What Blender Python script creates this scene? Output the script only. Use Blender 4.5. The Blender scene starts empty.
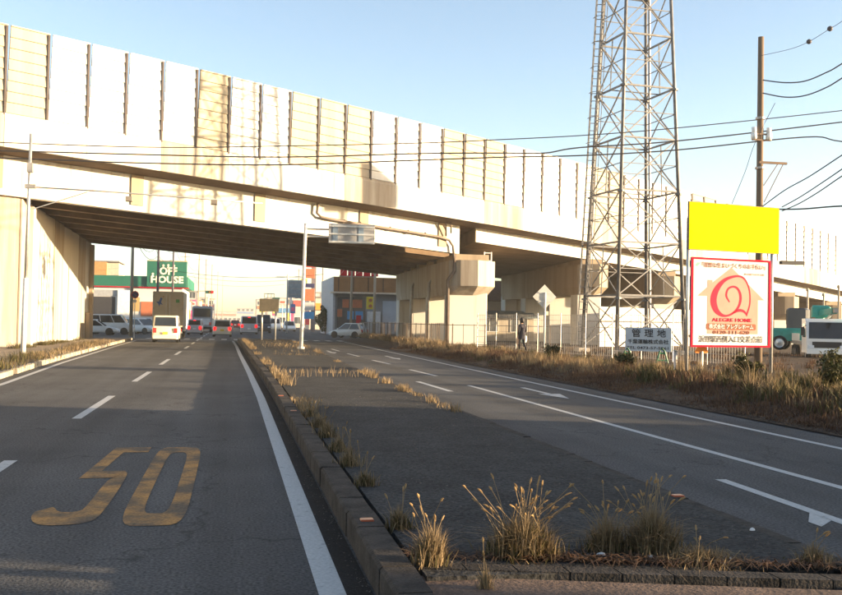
import bpy, bmesh, math, random
import numpy as np
from mathutils import Vector, Matrix

random.seed(7); RNG = np.random.default_rng(11)
sc = bpy.context.scene
COL = sc.collection
R = math.radians

# ------------------------------------------------------------------ camera
CAM_H = 1.7; FPX = 1000.0; IW, IH = 842.0, 595.0
YAW, PITCH, ROLL = 0.18635, 0.02479, R(1.0)
fw = Vector((math.sin(YAW)*math.cos(PITCH), math.cos(YAW)*math.cos(PITCH), math.sin(PITCH)))
r0 = Vector((math.cos(YAW), -math.sin(YAW), 0)); u0 = r0.cross(fw)
rt = r0*math.cos(ROLL) + u0*math.sin(ROLL); up = rt.cross(fw)
cd = bpy.data.cameras.new('camera'); cam = bpy.data.objects.new('camera', cd); COL.objects.link(cam)
cam.matrix_world = Matrix(((rt.x, up.x, -fw.x, 0), (rt.y, up.y, -fw.y, 0), (rt.z, up.z, -fw.z, CAM_H), (0, 0, 0, 1)))
cd.sensor_fit = 'HORIZONTAL'; cd.sensor_width = 36.0; cd.lens = FPX/IW*36.0
cd.clip_start = 0.05; cd.clip_end = 6000
sc.camera = cam

# ------------------------------------------------------------------ light
SUN_EL = R(6.5); SUN_AZ = R(107.2)          # clockwise from +Y (the road direction)
w = bpy.data.worlds.new('World'); sc.world = w; w.use_nodes = True
nt = w.node_tree; sky = nt.nodes.new('ShaderNodeTexSky'); sky.sky_type = 'NISHITA'; sky.sun_disc = False
sky.sun_elevation = SUN_EL; sky.sun_rotation = SUN_AZ; sky.air_density = 0.68; sky.dust_density = 0.95; sky.ozone_density = 0.5
nt.links.new(sky.outputs[0], nt.nodes['Background'].inputs[0]); nt.nodes['Background'].inputs[1].default_value = 0.102
sd = bpy.data.lights.new('sun', 'SUN'); sd.energy = 5.0; sd.angle = R(0.5); sd.color = (1.0, 0.75, 0.46)
sun = bpy.data.objects.new('sun', sd); COL.objects.link(sun)
S = Vector((math.sin(SUN_AZ)*math.cos(SUN_EL), math.cos(SUN_AZ)*math.cos(SUN_EL), math.sin(SUN_EL)))
sun.rotation_euler = S.to_track_quat('Z', 'Y').to_euler()
sc.view_settings.view_transform = 'Standard'; sc.view_settings.look = 'None'
sc.view_settings.exposure = 2.18; sc.view_settings.gamma = 1.0; sc.view_settings.use_curve_mapping = False
sc.render.engine = 'CYCLES'
sc.cycles.max_bounces = 6; sc.cycles.transparent_max_bounces = 8

# ------------------------------------------------------------------ helpers
def ray(px, py): return fw + rt*((px-IW/2)/FPX) - up*((py-IH/2)/FPX)
def at(px, py, Y):                       # point of the photo at road distance Y
    d = ray(px, py); return Vector((0, 0, CAM_H)) + d*(Y/d.y)
def gnd(px, py, z=0.0):
    d = ray(px, py); return Vector((0, 0, CAM_H)) + d*((z-CAM_H)/d.z)
def atd(px, py, D): return Vector((0, 0, CAM_H)) + ray(px, py)*D

class MB:
    def __init__(s): s.v = []; s.f = []; s.m = []
    def add(s, vs, fs, m=0):
        b = len(s.v); s.v += [tuple(v) for v in vs]; s.f += [tuple(b+i for i in f) for f in fs]; s.m += [m]*len(fs); return s
    def hexa(s, p, m=0):                  # 4 bottom (ccw), 4 top
        return s.add(p, [(3,2,1,0),(4,5,6,7),(0,1,5,4),(1,2,6,5),(2,3,7,6),(3,0,4,7)], m)
    def box(s, x0, x1, y0, y1, z0, z1, m=0):
        return s.hexa([(x0,y0,z0),(x1,y0,z0),(x1,y1,z0),(x0,y1,z0),(x0,y0,z1),(x1,y0,z1),(x1,y1,z1),(x0,y1,z1)], m)
    def bbox(s, x0, x1, y0, y1, z0, z1, b=0.02, m=0):   # box with chamfered vertical and top edges
        def ring(i, z): return [(x0+i+b,y0+i,z),(x1-i-b,y0+i,z),(x1-i,y0+i+b,z),(x1-i,y1-i-b,z),(x1-i-b,y1-i,z),(x0+i+b,y1-i,z),(x0+i,y1-i-b,z),(x0+i,y0+i+b,z)]
        return s.loft([ring(0,z0), ring(0,z1-b), ring(b,z1)], True, True, m)
    def loft(s, rings, cap0=True, cap1=True, m=0, closed=True):
        n = len(rings[0]); vs = [p for r_ in rings for p in r_]; fs = []
        for k in range(len(rings)-1):
            for i in range(n if closed else n-1):
                j = (i+1) % n; fs.append((k*n+i, k*n+j, (k+1)*n+j, (k+1)*n+i))
        if cap0: fs.append(tuple(range(n-1,-1,-1)))
        if cap1: fs.append(tuple((len(rings)-1)*n+i for i in range(n)))
        return s.add(vs, fs, m)
    def prism(s, poly, z0, z1, m=0):
        return s.loft([[(x,y,z0) for x,y in poly], [(x,y,z1) for x,y in poly]], True, True, m)
    def tube(s, pts, r, n=6, m=0, r1=None, caps=True):
        pts = [Vector(p) for p in pts]; rings = []; k = len(pts)
        for i, p in enumerate(pts):
            d = (pts[min(i+1,k-1)] - pts[max(i-1,0)]).normalized()
            a = d.cross(Vector((0,0,1)) if abs(d.z) < .9 else Vector((1,0,0))).normalized(); b = a.cross(d)
            rr = r if r1 is None else r + (r1-r)*i/(k-1)
            rings.append([p + (a*math.cos(t)+b*math.sin(t))*rr for t in [2*math.pi*j/n for j in range(n)]])
        return s.loft(rings, caps, caps, m)
    def bar(s, p0, p1, wd, th, m=0, upv=(0,0,1)):
        p0 = Vector(p0); p1 = Vector(p1); d = (p1-p0).normalized(); u = Vector(upv)
        if abs(d.dot(u)) > .95: u = Vector((0,1,0))
        a = d.cross(u).normalized()*wd/2; b = a.cross(d).normalized()*th/2
        return s.loft([[p0-a-b,p0+a-b,p0+a+b,p0-a+b],[p1-a-b,p1+a-b,p1+a+b,p1-a+b]], True, True, m)
    def disc(s, c, nrm, r, th, n=20, m=0):
        c = Vector(c); nn = Vector(nrm).normalized(); return s.tube([c, c+nn*th], r, n, m)
    def quad(s, a, b, c, d, m=0): return s.add([a,b,c,d], [(0,1,2,3)], m)
    def mesh(s, name, mats, smooth=False):
        me = bpy.data.meshes.new(name); me.from_pydata(s.v, [], s.f)
        for mt in (mats if isinstance(mats, (list, tuple)) else [mats] if mats else []): me.materials.append(mt)
        if len(me.materials) > 1: me.polygons.foreach_set('material_index', s.m)
        bm = bmesh.new(); bm.from_mesh(me); bmesh.ops.recalc_face_normals(bm, faces=bm.faces); bm.to_mesh(me); bm.free()
        if smooth: me.polygons.foreach_set('use_smooth', [True]*len(me.polygons))
        return me
    def build(s, name, mats, parent=None, smooth=False, loc=None, rz=None):
        o = bpy.data.objects.new(name, s.mesh(name, mats, smooth)); COL.objects.link(o)
        if parent is not None: o.parent = parent
        if loc is not None: o.location = loc
        if rz is not None: o.rotation_euler = (0,0,rz)
        return o

def tag(o, label=None, cat=None, group=None, kind=None):
    if label: o['label'] = label
    if cat: o['category'] = cat
    if group: o['group'] = group
    if kind: o['kind'] = kind
    return o
def thing(name, label, cat, loc=(0,0,0), rz=0.0, group=None):
    o = bpy.data.objects.new(name, None); COL.objects.link(o); o.location = loc; o.rotation_euler = (0,0,rz); o.empty_display_size = .2
    return tag(o, label, cat, group)
def inst(name, me, parent=None, loc=(0,0,0), rot=(0,0,0), scale=None):
    o = bpy.data.objects.new(name, me); COL.objects.link(o); o.parent = parent; o.location = loc; o.rotation_euler = rot
    if scale: o.scale = scale
    return o
def copy_tree(o, parent=None):
    c = o.copy(); COL.objects.link(c); c.parent = parent
    for ch in list(o.children): copy_tree(ch, c)
    return c

# ------------------------------------------------------------------ materials
MATS = {}
def srgb(r, g, b): return tuple(((c/255)/12.92 if c/255 <= .04045 else ((c/255+.055)/1.055)**2.4) for c in (r,g,b))
def pm(name, col, rough=.7, var=.12, scale=3.0, bump=0.0, bscale=60.0, metal=0.0, spec=.35, col2=None, streak=False, speck=0.0, coord='pos', thr=(.35,.65)):
    """procedural principled material: two-scale noise variation, optional second colour, vertical streaks, specks and fine bump"""
    if name in MATS: return MATS[name]
    m = bpy.data.materials.new(name); m.use_nodes = True; t = m.node_tree; N = t.nodes; L = t.links
    b = N['Principled BSDF']; b.inputs['Roughness'].default_value = rough; b.inputs['Metallic'].default_value = metal; b.inputs['Specular IOR Level'].default_value = spec
    if coord == 'pos':
        g = N.new('ShaderNodeNewGeometry'); src = g.outputs['Position']
    else:
        g = N.new('ShaderNodeTexCoord'); src = g.outputs['Object']
    mp = N.new('ShaderNodeMapping'); L.new(src, mp.inputs[0])
    if streak: mp.inputs['Scale'].default_value = (1,1,.06)
    n1 = N.new('ShaderNodeTexNoise'); n1.inputs['Scale'].default_value = scale; n1.inputs['Detail'].default_value = 6; n1.inputs['Roughness'].default_value = .65
    L.new(mp.outputs[0], n1.inputs['Vector'])
    rp = N.new('ShaderNodeValToRGB'); L.new(n1.outputs['Fac'], rp.inputs[0])
    c2 = col2 if col2 else tuple(c*(1-var) for c in col); c1 = col if col2 else tuple(min(1,c*(1+var)) for c in col)
    rp.color_ramp.elements[0].position = thr[0]; rp.color_ramp.elements[1].position = thr[1]
    rp.color_ramp.elements[0].color = (*c2,1); rp.color_ramp.elements[1].color = (*c1,1)
    out = rp.outputs[0]
    if speck > 0:
        n2 = N.new('ShaderNodeTexNoise'); n2.inputs['Scale'].default_value = bscale; n2.inputs['Detail'].default_value = 2; L.new(src, n2.inputs['Vector'])
        mr = N.new('ShaderNodeMapRange'); mr.inputs[1].default_value = .3; mr.inputs[2].default_value = .7; mr.inputs[3].default_value = 1-speck; mr.inputs[4].default_value = 1+speck
        L.new(n2.outputs['Fac'], mr.inputs[0])
        mx = N.new('ShaderNodeMix'); mx.data_type = 'RGBA'; mx.blend_type = 'MULTIPLY'; mx.inputs[0].default_value = 1
        L.new(out, mx.inputs[6]); L.new(mr.outputs[0], mx.inputs[7]); out = mx.outputs[2]
    L.new(out, b.inputs['Base Color'])
    if bump > 0:
        n3 = N.new('ShaderNodeTexNoise'); n3.inputs['Scale'].default_value = bscale; n3.inputs['Detail'].default_value = 3; L.new(src, n3.inputs['Vector'])
        bp = N.new('ShaderNodeBump'); bp.inputs['Strength'].default_value = bump; bp.inputs['Distance'].default_value = .01
        L.new(n3.outputs['Fac'], bp.inputs['Height']); L.new(bp.outputs[0], b.inputs['Normal'])
    MATS[name] = m; return m
def emis(name, col, st):
    m = pm(name, col, .3, .02); b = m.node_tree.nodes['Principled BSDF']
    b.inputs['Emission Color'].default_value = (*col,1); b.inputs['Emission Strength'].default_value = st; return m
def foliage(name, c1, c2, scale=.9, trans=.2):
    m = bpy.data.materials.new(name); m.use_nodes = True; t = m.node_tree; N = t.nodes; L = t.links
    b = N['Principled BSDF']; b.inputs['Roughness'].default_value = .75; b.inputs['Specular IOR Level'].default_value = .2
    a = N.new('ShaderNodeAttribute'); a.attribute_name = 'tint'
    mx = N.new('ShaderNodeMix'); mx.data_type = 'RGBA'; mx.inputs[6].default_value = (*c1,1); mx.inputs[7].default_value = (*c2,1)
    L.new(a.outputs['Fac'], mx.inputs[0]); L.new(mx.outputs[2], b.inputs['Base Color'])
    tr = N.new('ShaderNodeBsdfTranslucent'); L.new(mx.outputs[2], tr.inputs[0])
    ms = N.new('ShaderNodeMixShader'); ms.inputs[0].default_value = trans
    L.new(b.outputs[0], ms.inputs[1]); L.new(tr.outputs[0], ms.inputs[2]); L.new(ms.outputs[0], N['Material Output'].inputs[0])
    MATS[name] = m; return m

asphalt = pm('asphalt', (.083,.082,.0825), .9, col2=(.059,.0585,.0595), scale=.35, bump=.9, bscale=42, speck=.6, spec=.2)
def add_tracks(m, amt=.28):      # long worn lanes and tar seams along the road, multiplied into the colour
    N = m.node_tree.nodes; L = m.node_tree.links; b = N['Principled BSDF']; src = b.inputs['Base Color'].links[0].from_socket
    g_ = N.new('ShaderNodeNewGeometry'); mp_ = N.new('ShaderNodeMapping'); mp_.inputs['Scale'].default_value = (1.3,.035,1); L.new(g_.outputs['Position'], mp_.inputs[0])
    n_ = N.new('ShaderNodeTexNoise'); n_.inputs['Scale'].default_value = 1.0; n_.inputs['Detail'].default_value = 5; L.new(mp_.outputs[0], n_.inputs['Vector'])
    r_ = N.new('ShaderNodeMapRange'); r_.inputs[1].default_value = .3; r_.inputs[2].default_value = .7; r_.inputs[3].default_value = 1-amt; r_.inputs[4].default_value = 1+amt; L.new(n_.outputs['Fac'], r_.inputs[0])
    v_ = N.new('ShaderNodeTexVoronoi'); v_.feature = 'DISTANCE_TO_EDGE'; v_.inputs['Scale'].default_value = .22; n2_ = N.new('ShaderNodeTexNoise'); n2_.inputs['Scale'].default_value = 1.6; L.new(g_.outputs['Position'], n2_.inputs['Vector'])
    ad = N.new('ShaderNodeMix'); ad.data_type = 'RGBA'; ad.blend_type = 'LINEAR_LIGHT'; ad.inputs[0].default_value = .55; L.new(g_.outputs['Position'], ad.inputs[6]); L.new(n2_.outputs['Color'], ad.inputs[7]); L.new(ad.outputs[2], v_.inputs['Vector'])
    c_ = N.new('ShaderNodeMapRange'); c_.inputs[1].default_value = .0; c_.inputs[2].default_value = .006; c_.inputs[3].default_value = .55; c_.inputs[4].default_value = 1.0; L.new(v_.outputs['Distance'], c_.inputs[0])
    m1 = N.new('ShaderNodeMath'); m1.operation = 'MULTIPLY'; L.new(r_.outputs[0], m1.inputs[0]); L.new(c_.outputs[0], m1.inputs[1])
    x_ = N.new('ShaderNodeMix'); x_.data_type = 'RGBA'; x_.blend_type = 'MULTIPLY'; x_.inputs[0].default_value = 1; L.new(src, x_.inputs[6]); L.new(m1.outputs[0], x_.inputs[7]); L.new(x_.outputs[2], b.inputs['Base Color'])
add_tracks(asphalt)
asphalt_med = pm('asphalt_median', (.044,.0435,.043), .95, col2=(.027,.0265,.0265), scale=1.4, bump=1.0, bscale=34, speck=.7, spec=.2)
asphalt_lot = pm('asphalt_lot', (.085,.082,.08), .9, col2=(.06,.058,.058), scale=.2, bump=.4, bscale=40, speck=.3, spec=.2)
add_tracks(asphalt_med, .2)
dirt = pm('dirt', (.17,.125,.08), .95, col2=(.09,.065,.045), scale=.6, bump=.8, bscale=20, speck=.3, spec=.15)
soil = pm('soil', (.10,.07,.05), .95, col2=(.05,.036,.027), scale=2.5, bump=.9, bscale=25, speck=.4, spec=.1)
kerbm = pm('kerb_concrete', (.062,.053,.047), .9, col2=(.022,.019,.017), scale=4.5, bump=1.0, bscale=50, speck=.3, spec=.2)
kerbl = pm('kerb_concrete_pale', (.42,.36,.28), .9, col2=(.25,.21,.16), scale=2.2, bump=.5, bscale=40, speck=.2, spec=.2)
pavem = pm('pavement', (.24,.2,.16), .92, col2=(.15,.125,.1), scale=1.2, bump=.5, bscale=30, speck=.25, spec=.2)
conc = pm('concrete', (.44,.39,.325), .88, col2=(.28,.225,.17), scale=1.6, bump=.35, bscale=18, spec=.25, streak=True)
conc_lt = pm('concrete_light', (.54,.52,.48), .88, col2=(.33,.275,.21), scale=2.0, bump=.3, bscale=18, spec=.25, streak=True, thr=(.25,.46))
conc_dk = pm('concrete_stained_shaded', (.36,.29,.21), .9, col2=(.27,.21,.15), scale=1.1, bump=.3, bscale=18, spec=.2, streak=True)
concu = pm('concrete_shaded', (.15,.105,.068), .92, col2=(.095,.066,.044), scale=.7, bump=.2, bscale=15, spec=.15)  # darker copy of the concrete, shade under the deck put into its colour
pan_w = pm('panel_white', (.66,.645,.61), .7, col2=(.58,.56,.515), scale=.9, spec=.35, streak=True)
pan_c = pm('panel_cream', (.38,.33,.26), .7, col2=(.31,.265,.195), scale=.9, spec=.35, streak=True)
postm = pm('post_steel', (.06,.046,.042), .75, var=.2, scale=2)
galv = pm('galvanised', (.50,.49,.47), .45, var=.15, scale=4, metal=.6, spec=.5)
galv_d = pm('galvanised_dull', (.36,.34,.32), .55, var=.18, scale=3, metal=.5, spec=.4)
towm = pm('tower_steel', (.20,.20,.205), .6, col2=(.115,.11,.11), scale=2.5, metal=.35, spec=.4)
polew = pm('pole_white', (.68,.66,.63), .5, var=.1, scale=3, spec=.4)
polec = pm('pole_concrete', (.38,.31,.23), .85, var=.2, scale=2, bump=.2, bscale=25, streak=True)
poled = pm('pole_dark', (.085,.075,.085), .7, var=.2, scale=2)
cablem = pm('cable', (.035,.033,.035), .6, var=.1, scale=2)
paintw = pm('road_paint_white', (.43,.43,.42), .8, col2=(.15,.15,.145), scale=9, spec=.2, speck=.15, bscale=40, thr=(.24,.42))
painto = pm('road_paint_orange', (.47,.235,.07), .8, col2=(.115,.085,.06), scale=1.9, spec=.15, speck=.3, bscale=38, thr=(.40,.66))
blackp = pm('black_plastic', (.02,.02,.022), .5, var=.1)
tyrem = pm('tyre', (.022,.022,.023), .85, var=.2, scale=8)
rimm = pm('rim', (.5,.5,.52), .35, var=.1, metal=.8)
glassm = pm('tinted_glass', (.02,.024,.028), .08, var=.2, scale=1, spec=.6)
winm = pm('window_glass', (.05,.06,.07), .1, var=.3, scale=.5, spec=.6)
whitep = pm('white_paint', (.78,.77,.74), .35, var=.04, scale=2, spec=.5)
creamp = pm('cream_paint', (.78,.73,.60), .35, var=.04, scale=2, spec=.5)
silverp = pm('silver_paint', (.52,.53,.55), .35, var=.06, scale=2, metal=.4, spec=.5)
darkp = pm('dark_paint', (.05,.055,.065), .35, var=.06, scale=2, spec=.5)
redl = emis('brake_lamp', (.8,.006,.006), .9)
reds = pm('tail_lens', (.55,.03,.025), .25, var=.1, spec=.6)
reflo = pm('orange_reflector', (.30,.07,.03), .3, var=.12, scale=20)
black_t = pm('black_lettering', (.03,.03,.035), .7, var=.05)

# ------------------------------------------------------------------ ground and roads
g = MB(); g.quad((-2500,-300,-.12),(2500,-300,-.12),(2500,4000,-.12),(-2500,4000,-.12))
tag(g.build('ground', dirt), kind='structure')
def lineL(Y):   # left edge line of the carriageway
    return float(np.interp(Y, [-40,26,38,63,78,140,700], [-5.2,-5.5,-6.02,-6.66,-6.95,-7.2,-8]))
g = MB(); ys = [-40,0,20,30,45,60,78,140,300,900]
for a, b in zip(ys[:-1], ys[1:]):
    g.quad((lineL(a)-.42,a,0),(9.55,a,0),(9.55,b,0),(lineL(b)-.42,b,0))
road = tag(g.build('road', asphalt), kind='structure')
g = MB(); g.quad((-70,79.2,-.02),(-7.2,79.2,-.02),(-7.5,900,-.02),(-70,900,-.02))
tag(g.build('parking_lot', asphalt_lot), kind='structure')
g = MB(); g.quad((9.5,90,-.02),(70,90,-.02),(70,900,-.02),(9.5,900,-.02))
tag(g.build('forecourt', asphalt_lot), kind='structure')

def strip(name, pts, wd, z=.004, mat=paintw):
    m = MB(); pts = [Vector((p[0],p[1],z)) for p in pts]
    L_ = []
    for i, p in enumerate(pts):
        d = (pts[min(i+1,len(pts)-1)]-pts[max(i-1,0)]).normalized(); n = Vector((-d.y,d.x,0))*wd/2
        L_.append((p+n, p-n))
    for (a,b),(c,d) in zip(L_[:-1],L_[1:]): m.quad(a,b,d,c)
    return m.build(name, mat, road)
strip('edge_line', [(.65,-20),(.65,22),(.58,32),(.42,48),(.3,64),(.1,79)], .17)
strip('edge_line', [(lineL(y),y) for y in (0,10,20,26,32,38,50,63,76)], .15)
for k in range(-2, 28):
    y0 = 17.4+10*k; x = lambda y: -2.5 - max(0,y-35)*.002
    if y0 < -5: continue
    strip('lane_dash', [(x(y0),y0),(x(y0+5),y0+5)], .15)
strip('gutter_strip', [(.82,-20),(.82,22),(.76,32),(.6,48),(.47,64),(.3,78)], .165, .003, pm('gutter_asphalt', (.022,.021,.021), .95, col2=(.013,.013,.013), scale=2, bump=.5, bscale=50, speck=.4, spec=.15))
# right carriageway markings
strip('lane_line', [(6.5,-5),(6.47,9.8),(6.42,18),(6.38,26.6)], .13)
strip('edge_line', [(8.58,-5),(8.58,13),(8.62,31),(8.74,59),(8.9,80)], .13)
for a, b in [((6.42,31.2),(6.28,35.2)),((6.25,39.6),(6.1,43.6)),((6.05,48),(5.95,52)),((5.95,56),(5.9,60))]: strip('lane_dash', [a,b], .14)
strip('lane_dash', [(5.36,24.2),(5.26,28.2)], .15)
strip('lane_dash', [(5.4,10.4),(5.33,8.0),(5.31,4.0)], .13)
m = MB(); m.add([(5.28,8.45,.004),(5.02,8.05,.004),(5.02,7.85,.004),(5.28,8.1,.004)], [(0,1,2,3)]); m.build('arrow_barb', paintw, road)
def arrow(x, y0, y1, flip=1, name='direction_arrow'):
    m = MB(); z = .004; s = (y1-y0); yy = lambda t: y0+s*t
    m.add([(x-.07,yy(.38),z),(x+.07,yy(.38),z),(x+.07,yy(1),z),(x-.07,yy(1),z)], [(0,1,2,3)])
    m.add([(x-.28,yy(.40),z),(x,yy(0),z),(x+.28,yy(.40),z)], [(0,1,2)])
    return m.build(name, paintw, road)
arrow(7.66, 22.0, 25.8); arrow(7.5, 44.5, 49.0); arrow(5.3, 52, 56.5)
for i in range(5): strip('crossing_bar', [(9.0-1.0*i, 82.5),(9.0-1.0*i, 85.8)], .45)
for i in range(8): strip('crossing_bar', [(-6.6+1.0*i, 82.5),(-6.6+1.0*i, 85.8)], .45)
strip('stop_line', [(-6.9,80.6),(.1,80.6)], .35)
# the painted 50
def fill(name, pts, z=.004, mat=painto):
    m = MB(); m.add([(x,y,z) for x,y in pts], [tuple(range(len(pts)))]); return m.build(name, mat, road)
def ringpoly(name, outer, inner, mat):
    m = MB(); n = len(outer); m.add([(x,y,.004) for x,y in outer+inner], [(i,(i+1)%n,n+(i+1)%n,n+i) for i in range(n)]); return m.build(name, mat, road)
def oval(cx, cy, a, b, p, n=28):
    return [(cx+a*math.copysign(abs(math.cos(t))**p, math.cos(t)), cy+b*math.copysign(abs(math.sin(t))**p, math.sin(t))) for t in [2*math.pi*i/n for i in range(n)]]
ringpoly('painted_digit', oval(-.62,11.0,.275,2.55,.35), oval(-.62,11.0,.12,2.02,.4), painto)
m = MB()
# five drawn as a ribbon: outer path / inner path in matching order
po = [(-1.0,13.56),(-1.44,13.56),(-1.54,10.98),(-1.18,11.02),(-1.24,10.85),(-1.24,9.3),(-1.27,9.14),(-1.36,9.1),(-1.45,9.14),(-1.5,9.32),(-1.53,9.36)]
pi_ = [(-1.0,13.06),(-1.30,13.06),(-1.37,11.5),(-1.12,11.5),(-1.06,11.2),(-1.06,8.98),(-1.12,8.62),(-1.36,8.53),(-1.54,8.6),(-1.63,8.9),(-1.64,9.16)]
def chaikin(L_, k0):
    out = list(L_[:k0+1])
    for a_, b_ in zip(L_[k0:-1], L_[k0+1:]): out += [tuple(.75*np.array(a_)+.25*np.array(b_)), tuple(.25*np.array(a_)+.75*np.array(b_))]
    return out+[L_[-1]]
for _ in range(2): po, pi_ = chaikin(po,3), chaikin(pi_,3)
for i in range(len(po)-1): m.add([(x,y,.004) for x,y in (po[i],po[i+1],pi_[i+1],pi_[i])], [(0,1,2,3)])
m.build('painted_digit', painto, road)

# median island
med = bpy.data.objects.new('median_island', None); COL.objects.link(med); tag(med, kind='structure')
def medL(Y): return float(np.interp(Y, [0,24,32,48,64,78], [.92,.92,.88,.74,.6,.45]))
def medR(Y): return float(np.interp(Y, [0,6,25,40,54,78], [4.06,4.08,4.02,4.15,4.4,4.5]))
m = MB(); ys = [5.95,10,16,24,32,40,48,56,64,72,78]
for a, b in zip(ys[:-1], ys[1:]):
    m.hexa([(medL(a)+.27,a,-.05),(medR(a)-.13,a,-.05),(medR(b)-.13,b,-.05),(medL(b)+.27,b,-.05),(medL(a)+.27,a,.165),(medR(a)-.13,a,.165),(medR(b)-.13,b,.165),(medL(b)+.27,b,.165)])
m.build('asphalt_fill', asphalt_med, med)
m = MB(); m.hexa([(1.13,-6,-.05),(4.0,-6,-.05),(4.0,5.35,-.05),(1.13,5.95,-.05),(1.13,-6,.14),(4.0,-6,.14),(4.0,5.35,.14),(1.13,6.1,.14)]); m.build('dirt_fill', pm('median_dirt', (.16,.105,.075), .95, col2=(.10,.065,.048), scale=3, bump=.7, bscale=40, speck=.3), med)
m = MB(); 
for i in range(9):
    x0 = 1.16+i*.31; a = 6.30-.24*(x0-1.2); b = 6.30-.24*(x0+.30-1.2)
    q = MB(); q.hexa([(x0,a-.16,-.02),(x0+.3,b-.16,-.02),(x0+.3,b,-.02),(x0,a,-.02),(x0,a-.16,.172),(x0+.3,b-.16,.172),(x0+.3,b,.172),(x0,a,.172)]); q.build('edging_stone', kerbm, med)
def kerb_run(parent, fn, y0, y1, step, wd, zt, mat, side=1, jit=.006, skip=(), name='kerb_stone', slope=0.0):
    y = y0; k = 0
    while y < y1:
        ln = step-.012; ya, yb = y, y+ln; xa, xb = fn(ya), fn(yb); j = random.uniform(-jit,jit); z = zt+random.uniform(-jit,jit); c = .02
        if k not in skip:
            q = MB()
            def prof(x, yy):
                return [(x,yy,-.05),(x,yy,z-c),(x+side*c,yy,z),(x+side*wd,yy,z),(x+side*wd,yy,-.05)]
            q.loft([prof(xa+j,ya), prof(xb+j,yb)])
            q.build(name, mat, parent)
        y += step; k += 1
kerb_run(med, medL, -5.3, 78, .6, .21, .2, kerbm, 1)
kerb_run(med, medR, 5.4, 78, .6, .13, .16, kerbm, -1)
q = MB(); q.prism([(.47,78.05),(4.5,78.05),(3.6,79.6),(2.2,80.1),(1.0,79.4)], -.05, .18); q.build('island_nose', kerbm, med)
for x, y in [(1.03,7.5),(1.03,16.6),(.98,19.9)]:
    q = MB(); q.bbox(x-.05,x+.05,y-.045,y+.045,.2,.216,.006); q.build('kerb_reflector', reflo, med)
for x, y in [(4.0,8.5)]:
    q = MB(); q.bbox(x-.05,x+.05,y-.045,y+.045,.16,.18,.006); q.build('kerb_reflector', reflo, med)

# left pavement with pale kerb stones
pav = bpy.data.objects.new('pavement', None); COL.objects.link(pav); tag(pav, kind='structure')
kx = lambda y: lineL(y)-.40
kerb_run(pav, kx, 2, 78, .6, .17, .15, kerbl, -1, jit=.012, skip=(47,88,113,117,118), name='kerb_stone')
m = MB(); ys = [0,10,20,26,32,38,46,54,63,78]
for a, b in zip(ys[:-1], ys[1:]): m.hexa([(-45,a,-.1),(kx(a)-.17,a,-.1),(kx(b)-.17,b,-.1),(-45,b,-.1),(-45,a,.12),(kx(a)-.17,a,.12),(kx(b)-.17,b,.12),(-45,b,.12)])
m.build('paving', pavem, pav)

# right verge: a low bank that flattens into the yard
def vz(X, Y):
    t = min(1,max(0,(X-9.5)/2.2)); t = t*t*(3-2*t)
    f = 1.0 if Y < 50 else max(.35, 1-(Y-50)/20)
    return 0.02+.26*t*f + .05*math.sin(X*1.7+Y*.6)*t
m = MB(); xs = [9.45+.0,9.7,10.1,10.6,11.2,12,13,14.5,17,22,30,45,70]; ys = list(range(-30,94,3)); vs = []
for y in ys:
    for x in xs: vs.append((x,y,vz(x,y)))
n = len(xs); fs = [(j*n+i,j*n+i+1,(j+1)*n+i+1,(j+1)*n+i) for j in range(len(ys)-1) for i in range(n-1)]
m.add(vs, fs); tag(m.build('verge', soil, smooth=True), kind='structure')

# ------------------------------------------------------------------ the overpass
PHI = 1.05981; KC = -6.08e-4; sP, cP = math.sin(PHI), math.cos(PHI)
def OV(s, p=0.0, z=0.0):      # s along the bridge, p behind its near face, z above the level of the bridge line
    a = PHI - 2*KC*s
    x = -10.7956 + s*sP + KC*s*s*cP - p*math.cos(a); y = 50.097 + s*cP - KC*s*s*sP + p*math.sin(a)
    return Vector((x, y, z - .0334*s - 9.89e-5*s*s))
def ovdir(s): return math.atan2((OV(s+.5)-OV(s-.5)).y, (OV(s+.5)-OV(s-.5)).x), math.atan(-.0334-1.978e-4*s)
def ovsweep(mb, prof, s0, s1, ds=4.0, m=0):
    n = max(1, int(round((s1-s0)/ds))); mb.loft([[OV(s0+(s1-s0)*i/n, p, z) for p, z in prof] for i in range(n+1)], True, True, m)
S0, S1 = -44.0, 132.0
ovp = thing('overpass', 'long concrete road overpass with a tall white noise barrier crossing the road', 'overpass')
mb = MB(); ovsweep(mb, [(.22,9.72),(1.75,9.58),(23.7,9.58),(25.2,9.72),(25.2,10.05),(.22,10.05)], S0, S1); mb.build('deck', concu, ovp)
# near parapet, cast in four-metre lengths, with a drip lip
k = 0; s = S0
while s < S1:
    mb = MB(); b = s+3.98; j = random.uniform(-.008,.008)
    ovsweep(mb, [(.0+j,9.70),(.24,9.705),(.24,11.3),(.02+j,11.3),(.02+j,11.18),(0+j,11.12)], s, b, 2.0)
    mb.build('parapet', [conc_lt, conc, conc_lt][k % 3], ovp); s += 4.0; k += 1
mb = MB(); ovsweep(mb, [(25.0,9.70),(25.25,9.70),(25.25,11.3),(25.0,11.3)], S0, S1); mb.build('far_parapet', conc, ovp)
mb = MB(); ovsweep(mb, [(25.08,11.3),(25.16,11.3),(25.16,15.5),(25.08,15.5)], S0, S1); mb.build('far_barrier', pan_c, ovp)
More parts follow.
